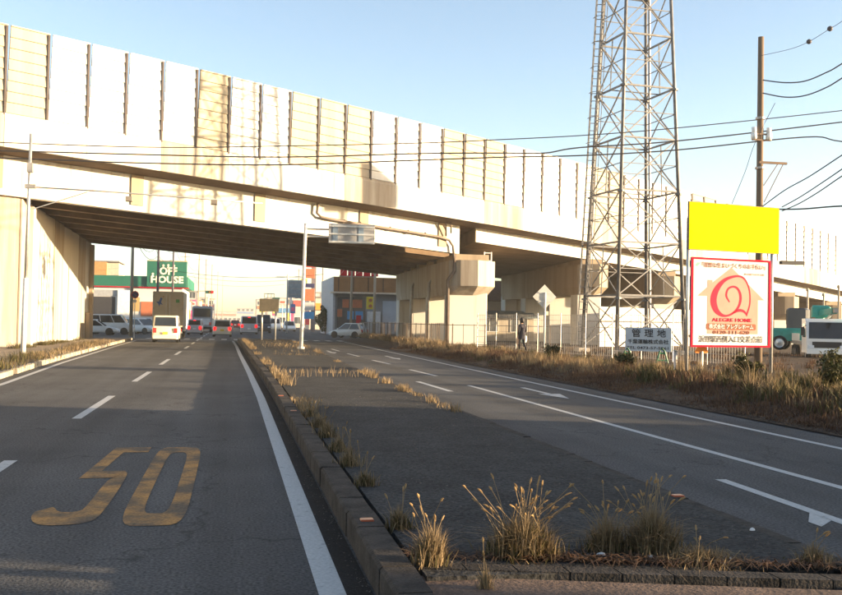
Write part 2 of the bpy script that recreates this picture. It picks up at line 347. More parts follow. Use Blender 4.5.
# noise barrier: posts every two metres, a panel of eight boards between each pair
NB = 8; PH = 15.5-11.33; BH = PH/NB
pmesh = MB().box(-.05,.05,-.035,.14,-.1,PH-.02).mesh('barrier_post', postm)
def board_mb(mb, z0, L=1.86):
    y0 = .03; pts = [(y0-.02,z0+.0),(y0-.045,z0+.02),(y0-.035,z0+.22),(y0-.005,z0+BH-.03),(y0+.0,z0+BH-.012),(y0+.05,z0+BH-.012),(y0+.05,z0)]
    mb.loft([[(0,y,z) for y,z in pts],[(L,y,z) for y,z in pts]])
boards = {}; allb = {}; backm = {}; capm = {}
for nm, mt in (('w',pan_w),('c',pan_c)):
    q = MB(); board_mb(q, 0); boards[nm] = q.mesh('board', mt)
    q = MB()
    q.box(0,1.86,.082,.10,0,PH)
    for i in range(NB): board_mb(q, i*BH)
    q.box(-.0,1.86,-.02,.12,PH,PH+.06); allb[nm] = q.mesh('barrier_panel', mt)
    q = MB(); q.box(0,1.86,.082,.10,0,PH); q.box(0,1.86,-.02,.12,PH,PH+.06); backm[nm] = q.mesh('barrier_panel', mt)
cream = {-1,0,5,8,9,10,14,15,16,22,23,29,30}
for n_ in range(-16, 62):
    s = 2.0*n_; a, pt = ovdir(s+1); P = OV(s,.06,11.33)
    a0, p0_ = ovdir(s)
    inst('barrier_post', pmesh, ovp, OV(s,.05,11.33), (0,0,a0))
    nm = 'c' if n_ in cream else 'w'
    d = (OV(s+2,.08,11.33)-OV(s,.08,11.33)); dn = d.normalized(); Q = OV(s,.08,11.33)+dn*.07
    if -2 <= n_ <= 21:
        pn = inst('barrier_panel', backm[nm], ovp, Q, (0,-pt,a))
        for i in range(NB): inst('board', boards[nm], pn, (0,random.uniform(-.004,.004),i*BH))
    else: inst('barrier_panel', allb[nm], ovp, Q, (0,-pt,a))
# span over the road: eight deep beams with diaphragms; next spans: shallow box
SP = 32.5
for i in range(8):
    p = 1.75+i*3.05; mb = MB()
    ovsweep(mb, [(p,7.62),(p+.55,7.62),(p+.55,8.0),(p+.38,8.2),(p+.38,9.3),(p+.62,9.57),(p-.0,9.57)], S0, SP-1.3+(p-1.7)*cP/sP); mb.build('girder', conc_lt if i == 0 else concu, ovp)  # outer girder pale as sunlit, inner ones in the shade-darkened concrete
for sd_ in [-8,0.3,7.5,15,22.5]:
    for i in range(7):
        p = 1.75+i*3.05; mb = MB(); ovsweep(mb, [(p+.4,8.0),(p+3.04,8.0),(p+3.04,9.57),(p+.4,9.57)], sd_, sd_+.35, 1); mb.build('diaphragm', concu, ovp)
for sd_ in [-8,-.2,7.1,14.7,22.4,29.2]:
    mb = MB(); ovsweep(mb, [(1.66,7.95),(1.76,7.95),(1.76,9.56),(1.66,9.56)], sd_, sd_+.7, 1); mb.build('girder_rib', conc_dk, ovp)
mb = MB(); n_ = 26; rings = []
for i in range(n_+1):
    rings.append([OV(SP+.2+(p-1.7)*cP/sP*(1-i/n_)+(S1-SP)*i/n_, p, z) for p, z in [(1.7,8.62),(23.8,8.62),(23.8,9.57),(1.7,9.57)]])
mb.loft(rings); mb.build('box_girder', pm('soffit_shaded', (.26,.205,.145), .92, col2=(.19,.145,.10), scale=.7, spec=.15), ovp)  # soffit tone darkened for shade; the sunlit face is the separate pale fascia
mb = MB(); ovsweep(mb, [(1.60,8.60),(1.695,8.60),(1.695,9.585),(1.60,9.585)], SP+.2, S1); mb.build('fascia', conc_lt, ovp)
# parapet drains and the long pipe fixed to the girder
def onface(px, py, p):
    d = ray(px,py); lo, hi = -40.0, 120.0
    f = lambda s_: OV(s_,p).x*d.y - OV(s_,p).y*d.x
    for _ in range(60):
        mid = (lo+hi)/2
        if f(lo)*f(mid) <= 0: hi = mid
        else: lo = mid
    t = OV(lo,p).y/d.y; return Vector((0,0,CAM_H))+d*t
pipem = pm('drain_pipe', (.13,.10,.08), .6, var=.2, scale=3)
pp = [onface(x,y,1.5) for x,y in [(318,203),(317,213),(321,217),(330,219),(372,226),(410,232),(440,237),(449,240),(453,246),(454.5,262)]]
mb = MB(); mb.tube(pp, .085, 8); mb.build('drain_pipe', pipem, ovp, smooth=True)
mb = MB(); mb.tube([onface(451,233,1.5), onface(451,222,1.2), onface(446,222,1.2), onface(446,236,1.5)], .06, 8); mb.build('drain_pipe', pipem, ovp, smooth=True)
for x, y in [(344,222),(360,224),(390,229),(408,232),(425,234.5)]:
    P = onface(x,y,1.6); mb = MB(); mb.box(P.x-.05,P.x+.05,P.y-.16,P.y+.05,P.z-.12,P.z+.14); mb.build('pipe_bracket', pipem, ovp)

# abutment: solid wall on the left, faced with tall cast panels
XA = -10.4
ab = thing('bridge_abutment', 'sunlit concrete abutment wall carrying the left end of the overpass', 'abutment', (XA, 52, 0))
def ovline(p, X):     # Y on the bridge line at offset p for a given X
    lo, hi = -60., 140.
    for _ in range(60):
        mid = (lo+hi)/2
        if OV(mid,p).x < X: lo = mid
        else: hi = mid
    return OV(lo,p).y
ya, yb = ovline(2.0, XA), ovline(23.8, XA)
o0 = Vector((XA,52,0))
cor = [OV(-40,2.0), None, None, OV(-40,23.8)]
pts = [(cor[0].x-XA, cor[0].y-52), (-.12, ya-52), (-.12, yb-52), (cor[3].x-XA, cor[3].y-52)]
mb = MB(); zt = [OV(-40,2).z+7.6, OV(0,2).z+7.6, OV(13,22).z+7.6, OV(-40,22).z+7.6]
mb.hexa([(*pts[i],-.1) for i in range(4)]+[(*pts[i],zt[i]) for i in range(4)]); mb.build('core', conc, ab)
npan = 8; L_ = (yb-ya)/npan
for i in range(npan):
    y0, y1 = ya-52+i*L_+.03, ya-52+(i+1)*L_-.03; z1 = 7.55-.0334*(i+.5)*L_*.5; pr = (0,.02,.0,.03,0,.015,.03,0)[i]
    q = MB(); q.bbox(-.12,.0+pr,y0,y1,.05,z1,.03); q.build('wall_panel', [conc, conc_lt, conc_lt][i % 3], ab)
q = MB(); q.bbox(.0,.32,yb-52-2.6,yb-52-1.4,.1,2.0,.05); q.build('shadow_box', conc_dk, ab)  # made-up box standing in for a small dark shadow at the wall end
q = MB(); q.box(.02,.3,2.0,2.6,.1,7.3); q.build('pilaster', conc_lt, ab)
q = MB(); q.box(.02,.26,yb-52-.9,yb-52-.2,.1,7.0); q.build('pilaster', conc_dk, ab)
fr = OV(-20,1.85)
for i in range(9):      # face along the bridge
    a_ = OV(-1.0-i*3.4,1.9); b_ = OV(-1.0-(i+1)*3.4+.06,1.9); q = MB()
    n_ = Vector((cP,-sP,0))*.1
    z1 = 7.58-.0334*(-1-i*3.4)
    q.hexa([Vector((b_.x,b_.y,0))-o0+n_, Vector((a_.x,a_.y,0))-o0+n_, Vector((a_.x,a_.y,0))-o0, Vector((b_.x,b_.y,0))-o0]+[Vector((v.x,v.y,z1))-Vector((XA,52,0)) for v in (b_+n_,a_+n_,a_,b_)]); q.build('wall_panel', conc_lt, ab)

# piers: a row of columns under a cap, the row running along the road
def pier(s, label, ncol=4, w_=2.75, tall=None, capw=None):
    A = OV(s, 1.3); z8 = A.z + (7.62 if s < 33 else 8.62)
    t = thing('bridge_pier', label, 'pier', (A.x, A.y, .05), 0, 'piers of the overpass')
    zc = z8-2.6; zt_ = z8-.02
    L_ = 23.0
    for i in range(ncol):
        y0 = .6+i*7.05; q = MB(); q.bbox(-w_/2,w_/2,y0,y0+1.55,-.3,zc+.3,.06); q.build('column', conc_lt, t)
    q = MB(); ch = .9      # cap with a chamfered corner facing the sun and a sloping underside
    pl = [(-w_/2+.55,-.55),(.35,-.75),(w_/2+.45,.35),(w_/2+.45,L_),(-w_/2-.1,L_),(-w_/2-.1,.3)]
    pb = [(-w_/2-.02,.55),(.3,.55),(w_/2+.02,.75),(w_/2+.02,L_-.3),(-w_/2-.02,L_-.3),(-w_/2-.02,.6)]
    q.loft([[(x,y,zc-.25) for x,y in pb],[(x,y,zc+.35) for x,y in pl],[(x,y,zt_-.45) for x,y in pl]]); q.build('cap_beam', conc if s < 33 else conc_dk, t)  # farther caps browner, shade under the deck put into the colour
    q = MB(); q.box(-w_/2+.3,w_/2,.3,L_-.3,zt_-.45,zt_); q.build('bearing_seat', conc_dk, t)
    return t
p1 = pier(31.95, 'nearest bridge pier, bright columns beside the right carriageway')
for i, y_ in enumerate((.2, 7.0, 14.2)):      # downpipes on the road side
    x_ = -1.52; q = MB(); q.tube([(x_+.35,y_-.35,6.4),(x_+.3,y_-.4,5.2),(x_-.1,y_-.3,4.6),(x_-.1,y_-.3,0)], .12, 8); q.build('downpipe', galv_d if i else pipem, p1, smooth=True)
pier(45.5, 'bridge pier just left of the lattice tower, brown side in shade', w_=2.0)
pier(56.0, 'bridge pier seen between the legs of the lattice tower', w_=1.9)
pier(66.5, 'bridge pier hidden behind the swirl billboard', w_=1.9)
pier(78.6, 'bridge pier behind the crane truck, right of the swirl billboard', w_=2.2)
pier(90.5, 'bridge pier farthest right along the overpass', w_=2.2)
q = MB(); P = OV(32.9,1.4)       # inspection ladder on the pier head
lad = thing('inspection_ladder', 'small pale ladder hanging beside the head of the nearest pier', 'ladder', (P.x+.55, P.y-.2, 5.1))
for x_ in (-.25,.25):
    q = MB(); q.box(x_-.04,x_+.04,-.04,.04,0,1.6); q.build('rail', polew, lad)
for z_ in (.05,.5,.95,1.5):
    q = MB(); q.box(-.25,.25,-.03,.03,z_,z_+.06); q.build('rung', polew, lad)

# low sunlit wall of cast panels in the yard below the overpass
sw = thing('yard_wall', 'bright low concrete panel wall behind the lattice tower', 'wall', OV(44,-1.5)*1.0)
sw.location.z = .1; base = Vector(sw.location)
for i in range(13):
    a_ = OV(43+i*2.0,-1.5); b_ = OV(43+(i+1)*2.0-.04,-1.5); n_ = Vector((cP,-sP,0))*.12; q = MB()
    f = lambda v, z_: Vector((v.x-base.x, v.y-base.y, z_))
    q.hexa([f(a_+n_,-.2),f(b_+n_,-.2),f(b_,-.2),f(a_,-.2),f(a_+n_,3.0),f(b_+n_,3.0),f(b_,3.0),f(a_,3.0)]); q.build('wall_panel', conc_lt, sw)

# ------------------------------------------------------------------ lattice tower
TC = Vector((20.85, 50.0, .35)); TH = 27.0
tow = thing('lattice_tower', 'tall steel lattice tower standing behind the wire fence', 'tower', TC)
def trad(z): return 2.78-.05*z
fh = Vector((math.sin(YAW),math.cos(YAW),0)); rh = Vector((math.cos(YAW),-math.sin(YAW),0))
LEG = [(-.88,.47),(-.47,-.88),(.88,-.47),(.47,.88)]
def legp(i, z): a, b = LEG[i % 4]; return (rh*a+fh*b)*trad(z)+Vector((0,0,z))
for i in range(4):
    q = MB(); q.tube([legp(i,0),legp(i,TH)], .108, 8, r1=.08); lg = q.build('leg', towm, tow, smooth=True)
    q = MB(); P = legp(i,0); q.bbox(P.x-.35,P.x+.35,P.y-.35,P.y+.35,-.5,.12,.04); q.build('footing', conc, tow)
    for z in np.arange(2.75,TH,5.5):
        q = MB(); P = legp(i,z); q.tube([P-Vector((0,0,.05)),P+Vector((0,0,.05))], .19, 10); q.build('flange', towm, lg)
lv = 2.72; nl = int(TH/lv)
for k in range(nl):
    z0, z1 = k*lv+.2, (k+1)*lv+.2
    for i in range(4):
        a, b, c, d = legp(i,z0), legp(i+1,z0), legp(i,z1), legp(i+1,z1)
        q = MB(); q.bar(c,d,.085,.085); q.build('horizontal_brace', towm, tow)
        q = MB(); q.bar((a+c)/2,(b+d)/2,.04,.04); q.build('horizontal_brace', towm, tow)
        q = MB(); q.bar(a,d,.058,.058); q.build('diagonal_brace', towm, tow)
        q = MB(); q.bar(b,c,.05,.05); q.build('diagonal_brace', towm, tow)
        if i in (0,2):
            mid = (c+d)/2; q = MB(); q.bar((a+b)/2 if k else (a+b)/2, mid, .05,.05) if k % 2 else q.bar(c*.5+d*.5, legp(i+2,z1)*.5+legp(i+3,z1)*.5, .05,.05); q.build('inner_brace', towm, tow)
lad = MB()
off = lambda z: legp(0,z)*.93+legp(1,z)*.07
q = MB()
for sgn in (-1,1):
    q.bar(off(.3)+rh*(.22*sgn-.25)-fh*.35, off(TH-1)+rh*(.22*sgn-.25)-fh*.35, .05,.05)
ld = q.build('ladder', towm, tow)
for k in range(64):
    z = .6+k*.4; q = MB(); P = off(z)-rh*.25-fh*.35; q.bar(P-rh*.22,P+rh*.22,.035,.035); q.build('rung', towm, ld)
q = MB()
for z in np.arange(3,TH-2,1.35):
    P = off(z)-rh*.25-fh*.35
    for a_ in range(6):
        t0, t1 = math.pi*(a_/6), math.pi*((a_+1)/6)
        q.bar(P+rh*(-math.cos(t0)*.36)-fh*math.sin(t0)*.55, P+rh*(-math.cos(t1)*.36)-fh*math.sin(t1)*.55, .045,.02)
for a_ in (1,3,5):
    t0 = math.pi*a_/6; f_ = lambda z: off(z)-rh*.25-fh*.35+rh*(-math.cos(t0)*.36)-fh*math.sin(t0)*.55
    q.bar(f_(3),f_(TH-2),.03,.03)
q.build('ladder_cage', towm, ld)
q = MB(); q.tube([legp(3,.3)+rh*.2,legp(3,TH)+rh*.2], .07, 6); q.build('cable_duct', galv_d, tow)

# ------------------------------------------------------------------ lettering
def text_mesh(name, body, h_, mat, parent, loc, width=None, rot=(math.pi/2,0,0), ext=.004, bold=0.0, shear=0.0, align='CENTER'):
    c = bpy.data.curves.new(name, 'FONT'); c.body = body; c.size = h_; c.align_x = align; c.align_y = 'CENTER'; c.extrude = ext; c.offset = bold; c.shear = shear; c.resolution_u = 2
    o = bpy.data.objects.new(name, c); COL.objects.link(o); bpy.context.view_layer.update()
    me = bpy.data.meshes.new_from_object(o.evaluated_get(bpy.context.evaluated_depsgraph_get())); bpy.data.objects.remove(o); bpy.data.curves.remove(c)
    me.materials.clear(); me.materials.append(mat)
    if width and len(me.vertices):
        xs_ = [v.co.x for v in me.vertices]; w0 = max(xs_)-min(xs_); k_ = width/w0
        for v in me.vertices: v.co.x *= k_
    o = bpy.data.objects.new(name, me); COL.objects.link(o); o.parent = parent; o.location = loc; o.rotation_euler = rot
    return o

# ------------------------------------------------------------------ billboard with the swirl, yellow board above it
redp = pm('sign_red', (.45,.012,.03), .95, var=.06, scale=3, spec=.04)
signw = pm('sign_white', (.52,.51,.49), .95, var=.05, scale=2, spec=.04)
peach = pm('sign_peach', (.37,.225,.185), .95, var=.06, scale=2, spec=.04)
yell = pm('sign_yellow', (.62,.43,.0), .95, var=.01, scale=2, spec=.04)
brownp = pm('sign_brown', (.22,.09,.06), .95, var=.05, spec=.04)
pinkp = pm('sign_pink', (.42,.03,.055), .95, var=.05, spec=.04)
greenp = pm('sign_green', (.03,.30,.17), .5, var=.06, scale=1)
bl, br = Vector((13.58,28.1,0)), Vector((16.55,28.75,0)); bw = (br-bl).length; ba = math.atan2(br.y-bl.y, br.x-bl.x)
BBc = (bl+br)/2
bb = thing('swirl_billboard', 'square red-edged white billboard with a red swirl on a peach house', 'billboard', (BBc.x,BBc.y,0), ba)
# local: x along board, -y toward the road, z up
W2 = bw/2; ZB, ZT = 1.1, 3.82
q = MB(); q.bbox(-W2,W2,0,.07,ZB,ZT,.015); q.build('board', signw, bb)
for (x0,x1,z0,z1) in [(-W2,W2,ZT-.06,ZT),(-W2,W2,ZB,ZB+.06),(-W2,-W2+.06,ZB+.062,ZT-.062),(W2-.06,W2,ZB+.062,ZT-.062)]:
    q = MB(); q.box(x0-.01,x1+.01,-.02,-.001,z0,z1); q.build('border', redp, bb)
for x_ in (-W2-.10, W2+.10):
    q = MB(); q.tube([(x_,.06,0),(x_+.02,.06,5.0)], .055, 10); q.build('post', galv, bb, smooth=True)
for z_ in (1.4,2.6,3.6):
    q = MB(); q.box(-W2-.1,W2+.1,.075,.12,z_,z_+.06); q.build('rail', galv_d, bb)
def flat(name, pts, mat, y=-.006, parent=bb):
    m_ = MB(); n_ = len(pts); m_.add([(x,y,z) for x,z in pts]+[(x,y+.004,z) for x,z in pts], [tuple(range(n_)), tuple(range(2*n_-1,n_-1,-1))]+[(i,(i+1)%n_,n_+(i+1)%n_,n_+i) for i in range(n_)]); return m_.build(name, mat, parent)
U = lambda u, v: (-W2+bw*u, ZT-(ZT-ZB)*v)     # u right, v down in the unit board
flat('house_mark', [U(.15,.43),U(.08,.43),U(.20,.33),U(.20,.25),U(.26,.25),U(.26,.28),U(.50,.10),U(.92,.46),U(.84,.46),U(.84,.85),U(.20,.85),U(.20,.43)], peach)
# swirl: outer teardrop with a tail and an inner curl, drawn as ribbons of changing width
def ribbon(name, cpts, mat, y=-.012):
    m_ = MB(); n_ = len(cpts)
    L2 = []
    for i,(u,v,wd) in enumerate(cpts):
        p = Vector(U(u,v)); a_ = Vector(U(*cpts[max(0,i-1)][:2])); b_ = Vector(U(*cpts[min(n_-1,i+1)][:2])); d = (b_-a_).normalized(); nn = Vector((-d.y,d.x))*wd*bw/2
        L2.append((p+nn,p-nn))
    for (a_,b_),(c_,d_) in zip(L2[:-1],L2[1:]): m_.add([(p.x,y,p.y) for p in (a_,b_,d_,c_)], [(0,1,2,3)])
    return m_.build(name, mat, bb)
def cr(keys, n=12):
    out = []; K = [keys[0]]+list(keys)+[keys[-1]]
    for i in range(1,len(K)-2):
        for t in [j/n for j in range(n)]:
            a_,b_,c_,d_ = [np.array(K[i+k_]) for k_ in (-1,0,1,2)]
            out.append(tuple(.5*((2*b_)+(c_-a_)*t+(2*a_-5*b_+4*c_-d_)*t*t+(3*b_-a_-3*c_+d_)*t**3)))
    out.append(tuple(keys[-1])); return out
ribbon('swirl_mark', cr([(.695,.63,.018),(.735,.50,.014),(.725,.34,.014),(.66,.22,.018),(.56,.195,.022),(.42,.24,.034),(.32,.34,.06),(.275,.46,.075),(.30,.57,.065),(.37,.635,.035),(.45,.645,.02),(.54,.60,.022),(.60,.52,.026),(.615,.42,.028),(.58,.34,.024),(.52,.315,.02),(.455,.345,.02),(.435,.42,.02),(.475,.49,.012)]), pinkp)
ribbon('swirl_tail', cr([(.50,.625,.012),(.58,.585,.03),(.64,.585,.026),(.68,.61,.02),(.70,.645,.008)]), pinkp)
def bt(name, body, h_, u, v, mat, width, **k):
    x, z = U(u,v); return text_mesh(name, body, h_, mat, bb, (x,-.016,z), width, **k)
flat('leaf_mark', [U(.05,.09),U(.075,.06),U(.11,.055),U(.10,.08),U(.07,.10)], greenp)
bt('headline', '「理想な住まいづくりのお手伝い」', .17, .53, .085, brownp, bw*.80)
bt('small_line', '木の香りのする家', .07, .79, .17, peach, bw*.26)
bt('brand_line', 'ALEGRE HOME', .15, .51, .695, pinkp, bw*.50, bold=.002)
flat('name_plate', [U(.19,.745),U(.205,.735),U(.80,.735),U(.815,.745),U(.815,.795),U(.80,.805),U(.205,.805),U(.19,.795)], brownp, -.010)
bt('company_name', '株式会社 アレグレホーム', .16, .50, .772, signw, bw*.56, bold=.002)
bt('telephone', '0120-111-620', .15, .50, .835, brownp, bw*.46, bold=.003)
bt('bottom_line', '浜野駅西側入口交差点前', .22, .50, .915, black_t, bw*.80, bold=.001)

yb_ = thing('yellow_board', 'plain bright yellow board mounted above the swirl billboard', 'board', (BBc.x,BBc.y,0), ba)
q = MB(); q.bbox(-W2-.13,W2+.30,-.04,.03,4.05,5.48,.008); q.build('panel', yell, yb_)
for z_ in (4.3,5.1):
    q = MB(); q.box(-W2-.1,W2+.2,.03,.08,z_,z_+.06); q.build('back_rail', galv_d, yb_)
q = MB(); q.box(-W2-.147,W2+.317,-.03,.02,4.034,5.496); q.build('edge_frame', black_t, yb_)

# ------------------------------------------------------------------ wire fence and the notice on it
FA, FB = Vector((12.9,52,0)), Vector((18.3,33.5,0)); FD = (FB-FA); FL = FD.length; FD.normalize()
wf = thing('wire_fence', 'thin wire mesh fence along the verge in front of the lattice tower', 'fence', (FA.x,FA.y,.3))
nb = 10
fz = lambda P: vz(P.x,P.y)-.3
for i in range(nb+1):
    P = FD*(FL*i/nb); q = MB(); q.tube([(P.x,P.y,-.4),(P.x,P.y,1.95)], .024, 6); q.build('post', galv_d, wf)
for i in range(nb):
    q = MB(); a_ = FD*(FL*i/nb+.05); b_ = FD*(FL*(i+1)/nb-.05)
    for z_ in (.1,.4,.7,1.0,1.3,1.6,1.85): q.bar(a_+Vector((0,0,z_)), b_+Vector((0,0,z_)), .012,.012)
    n_ = 13
    for j in range(1,n_):
        P = a_.lerp(b_, j/n_); q.bar(P+Vector((0,0,.05)), P+Vector((0,0,1.88)), .012,.012)
    q.build('mesh_panel', galv_d, wf)
NS = at(648,339,37.2); fa = 0
ns = thing('land_notice', 'small white notice with black Japanese lettering on the wire fence', 'sign', (NS.x,NS.y,NS.z-.5), R(-37))
nw, nh = 1.84, .95; notw = pm('notice_white', (.50,.55,.60), .95, var=.05, spec=.04)
q = MB(); q.bbox(-nw/2,nw/2,0,.04,.01,nh,.01); q.build('plate', notw, ns)
for i, ch in enumerate('管理地'): text_mesh('heading', ch, .34, black_t, ns, (-.47+.5*i,-.010,nh*.74), .35, bold=.004)
text_mesh('company_line', '千葉運輸株式会社', .19, black_t, ns, (0,-.010,nh*.40), 1.62, bold=.003)
text_mesh('telephone_line', 'TEL 0473-57-5061', .15, black_t, ns, (0,-.010,nh*.15), 1.66, bold=.002)
for x_ in (-.7,.7):
    q = MB(); q.tube([(x_,.07,-1.1),(x_,.07,nh+.1)], .03, 6); q.build('post', galv, ns)
def gpost(name, label, px, py0, py1, Y, r=.05, mat=galv):
    a_ = at(px,py0,Y); q = MB(); q.tube([(0,0,-.3),(0,0,at(px,py1,Y).z-a_.z)], r, 8); q.tube([(0,0,at(px,py1,Y).z-a_.z-.002),(0,0,at(px,py1,Y).z-a_.z+.03)], r*1.25, 8)
    return tag(q.build(name, mat, None, True, a_), label, 'post')
gpost('steel_post', 'short grey steel post between the white notice and the swirl billboard', 675, 383, 351, 29.5, .06)
om = thing('marker_post', 'short grey post with a small orange cap below the swirl billboard', 'post', at(701,382,29))
q = MB(); q.tube([(0,0,-.3),(0,0,.95)], .06, 8); q.build('shaft', galv_d, om)
q = MB(); q.loft([[(-.2,-.03,.9),(.2,-.03,.9),(.2,.03,.9),(-.2,.03,.9)],[(-.2,-.03,.98),(.2,-.03,.98),(.2,.03,.98),(-.2,.03,.98)],[(-.1,-.03,1.14),(.1,-.03,1.14),(.1,.03,1.14),(-.1,.03,1.14)]]); q.build('cap', pm('orange_plastic', (.8,.27,.05), .5), om)
grn = pm('green_barricade', (.012,.11,.06), .5, var=.15)
for px, lab in ((627,'left green A-frame barricade half hidden in the dry grass'),(662,'right green A-frame barricade half hidden in the dry grass')):
    P = at(px,372,36); t = thing('barricade', lab, 'barricade', (P.x,P.y,.12), 0, 'green barricades in the grass')
    for sx in (-1,1):
        q = MB(); q.tube([(.32*sx,0,-.1),(.10*sx,0,.62),(0,0,.74)], .035, 6); q.build('leg', grn, t)
    q = MB(); q.tube([(-.24,0,.28),(.24,0,.28)], .03, 6); q.build('rail', grn, t)
    q = MB(); q.tube([(-.14,0,.55),(.14,0,.55)], .03, 6); q.build('rail', grn, t)

# dark steel picket fence round the foot of the nearest pier
pf = thing('picket_fence', 'low dark steel fence round the foot of the nearest pier', 'fence', (12.9,62,.15))
pickm = pm('fence_brown', (.12,.085,.06), .6, var=.2)
path = [Vector((0,40,0)),Vector((0,0,0)),Vector((.6,-1.2,0)),Vector((6.4,-2.8,0)),Vector((13,-4.2,0))]
tot = 0
for a_, b_ in zip(path[:-1],path[1:]):
    n_ = max(1,int((b_-a_).length/.62))
    for z_ in (.22,1.42):
        q = MB(); q.bar(a_+Vector((0,0,z_)), b_+Vector((0,0,z_)), .04,.04); q.build('rail', pickm, pf)
    for j in range(n_):
        P = a_.lerp(b_, j/n_); big = j % 3 == 0
        q = MB(); h2 = .03 if big else .014; q.box(P.x-h2,P.x+h2,P.y-h2,P.y+h2,-.2,1.5); q.build('picket', pickm, pf)

# ------------------------------------------------------------------ signs and lamp poles
mp = thing('median_sign_pole', 'white sign pole on the median with an arm over the right carriageway', 'sign pole', (3.66,53.8,.16))
q = MB(); q.tube([(0,0,0),(.12,0,6.75)], .10, 12, r1=.085); q.build('pole', polew, mp, smooth=True)
q = MB(); q.tube([(0,0,0),(0,0,.12)], .2, 12); q.build('base_flange', galv, mp)
for z_ in (6.05,6.45):
    q = MB(); q.tube([(.1,0,z_),(3.9,-.0,z_+.02)], .05, 8); q.build('arm', galv, mp, smooth=True)
sb = MB(); sb.bbox(1.35,3.85,-.0-.12,-.06,5.72,6.78,.01); sgb = sb.build('sign_panel', pm('sign_back', (.24,.24,.245), .7, var=.12, scale=2), mp)
for x_ in (1.7,3.1):
    q = MB(); q.box(x_-.14,x_+.14,-.15,-.118,5.75,6.75); q.build('stiffener', pm('sign_back_blue', (.13,.18,.24), .7), sgb)
for z_ in (5.8,6.22,6.64):
    q = MB(); q.box(1.36,3.84,-.185,-.152,z_-.04,z_+.04); q.build('stiffener', galv, sgb)

ms = thing('median_board', 'small pale board on two posts at the far end of the median', 'sign', (2.7,75.5,.16))
q = MB(); q.bbox(-.72,.72,-.04,.04,2.15,3.1,.02); q.build('board', pm('sign_back_tan', (.5,.42,.3), .6, var=.12, scale=3), ms)
for x_ in (-.5,.5):
    q = MB(); q.tube([(x_,.06,0),(x_,.06,3.0)], .06, 8); q.build('post', galv, ms, smooth=True)
for x_ in (-.35,-.1,.15,.35):
    q = MB(); q.box(x_-.02,x_+.02,0,.03,3.1,3.45); q.build('upper_frame', galv, ms)
q = MB(); q.box(-.38,.38,0,.03,3.45,3.5); q.build('upper_frame', galv, ms)

dp = at(544,362,43.5); ds = thing('diamond_sign', 'back of a diamond road sign on a slim white pole', 'sign', (dp.x,dp.y,.4))
q = MB(); q.tube([(0,0,-.3),(.02,0,2.75)], .038, 8); q.build('pole', polew, ds, smooth=True)
q = MB(); c_ = 2.55; r_ = .56
q.loft([[(0,.05,c_-r_),(r_,.05,c_),(0,.05,c_+r_),(-r_,.05,c_)],[(0,.075,c_-r_),(r_,.075,c_),(0,.075,c_+r_),(-r_,.075,c_)]]); pl_ = q.build('plate', pm('sign_back_grey', (.5,.48,.45), .45, var=.1, metal=.5), ds)
q = MB(); q.box(-.2,.2,.04,.07,1.72,1.9); q.build('small_plate', MATS['sign_back_tan'], ds)
for z_ in (c_-.2,c_+.2):
    q = MB(); q.box(-.3,.3,.02,.048,z_-.03,z_+.03); q.build('bracket', galv, ds)

npx = at(134,338,85); nps = thing('no_parking_sign', 'round dark blue and red sign on a thin pole beyond the abutment', 'sign', (npx.x,npx.y,.0))
q = MB(); q.tube([(0,0,-.1),(0,0,3.9)], .035, 8); q.build('pole', galv, nps)
q = MB(); q.disc((0,-.05,3.55),(0,-1,0),.31,.02,24); dk = q.build('disc', pm('sign_rim_red', (.45,.02,.03), .5), nps)
q = MB(); q.disc((0,-.072,3.55),(0,-1,0),.24,.006,24); q.build('face', pm('sign_navy', (.02,.03,.13), .5), dk)
q = MB(); q.bar((-.17,-.082,3.72),(.17,-.082,3.38),.012,.06, upv=(0,1,0)); q.build('slash', MATS['sign_rim_red'], dk)
q = MB(); q.box(-.14,.14,-.07,-.05,2.9,3.15); q.build('small_plate', galv, nps)

lp = thing('detector_pole', 'white pole on the left pavement with a long thin arm over the road', 'pole', (-7.8,40.3,.12))
q = MB(); q.tube([(0,0,0),(.03,0,3.0)], .1, 12); q.build('pole_base', polew, lp, smooth=True)
q = MB(); q.tube([(.03,0,3.0),(.08,0,8.55)], .07, 12, r1=.055); q.build('pole', galv, lp, smooth=True)
q = MB(); q.tube([(.22,0,6.5),(3.0,.1,6.45),(6,.2,6.35),(8.9,.3,6.25)], .03, 8); arm_ = q.build('arm', galv, lp, smooth=True)
q = MB(); q.tube([(.2,0,5.65),(2.2,.05,6.4)], .022, 6); q.build('brace', galv, lp)
q = MB(); q.box(.0,.2,-.2,.05,7.05,7.4); q.build('control_box', galv_d, lp)
for x_ in (3.75,7.0):
    q = MB(); q.box(x_-.12,x_+.12,-.1,.25,6.1,6.28); q.build('detector', pm('detector_grey', (.2,.17,.14), .6), lp)
q = MB(); q.box(-.08,.3,-.1,.1,6.45,6.6); q.build('arm_clamp', galv_d, lp)

# ------------------------------------------------------------------ utility poles and cables
def upole(loc, h_, label, arms=2, mat=polec, r=.17, lean=0.0, group='utility poles along the left side'):
    t = thing('utility_pole', label, 'utility pole', loc, 0, group)
    q = MB(); q.tube([(0,0,-.2),(lean*h_,0,h_)], r, 10, r1=r*.72); q.build('pole', mat, t, smooth=True)
    for i in range(arms):
        z_ = h_-.5-i*1.3; x_ = lean*z_; q = MB(); q.box(x_-.9,x_+.9,-.24,-.14,z_,z_+.1); a_ = q.build('cross_arm', galv_d, t)
        for dx in (-.8,-.3,.4,.8):
            q = MB(); q.tube([(x_+dx,-.19,z_+.1),(x_+dx,-.19,z_+.28)], .05, 6); q.build('insulator', whitep, a_)
    return t
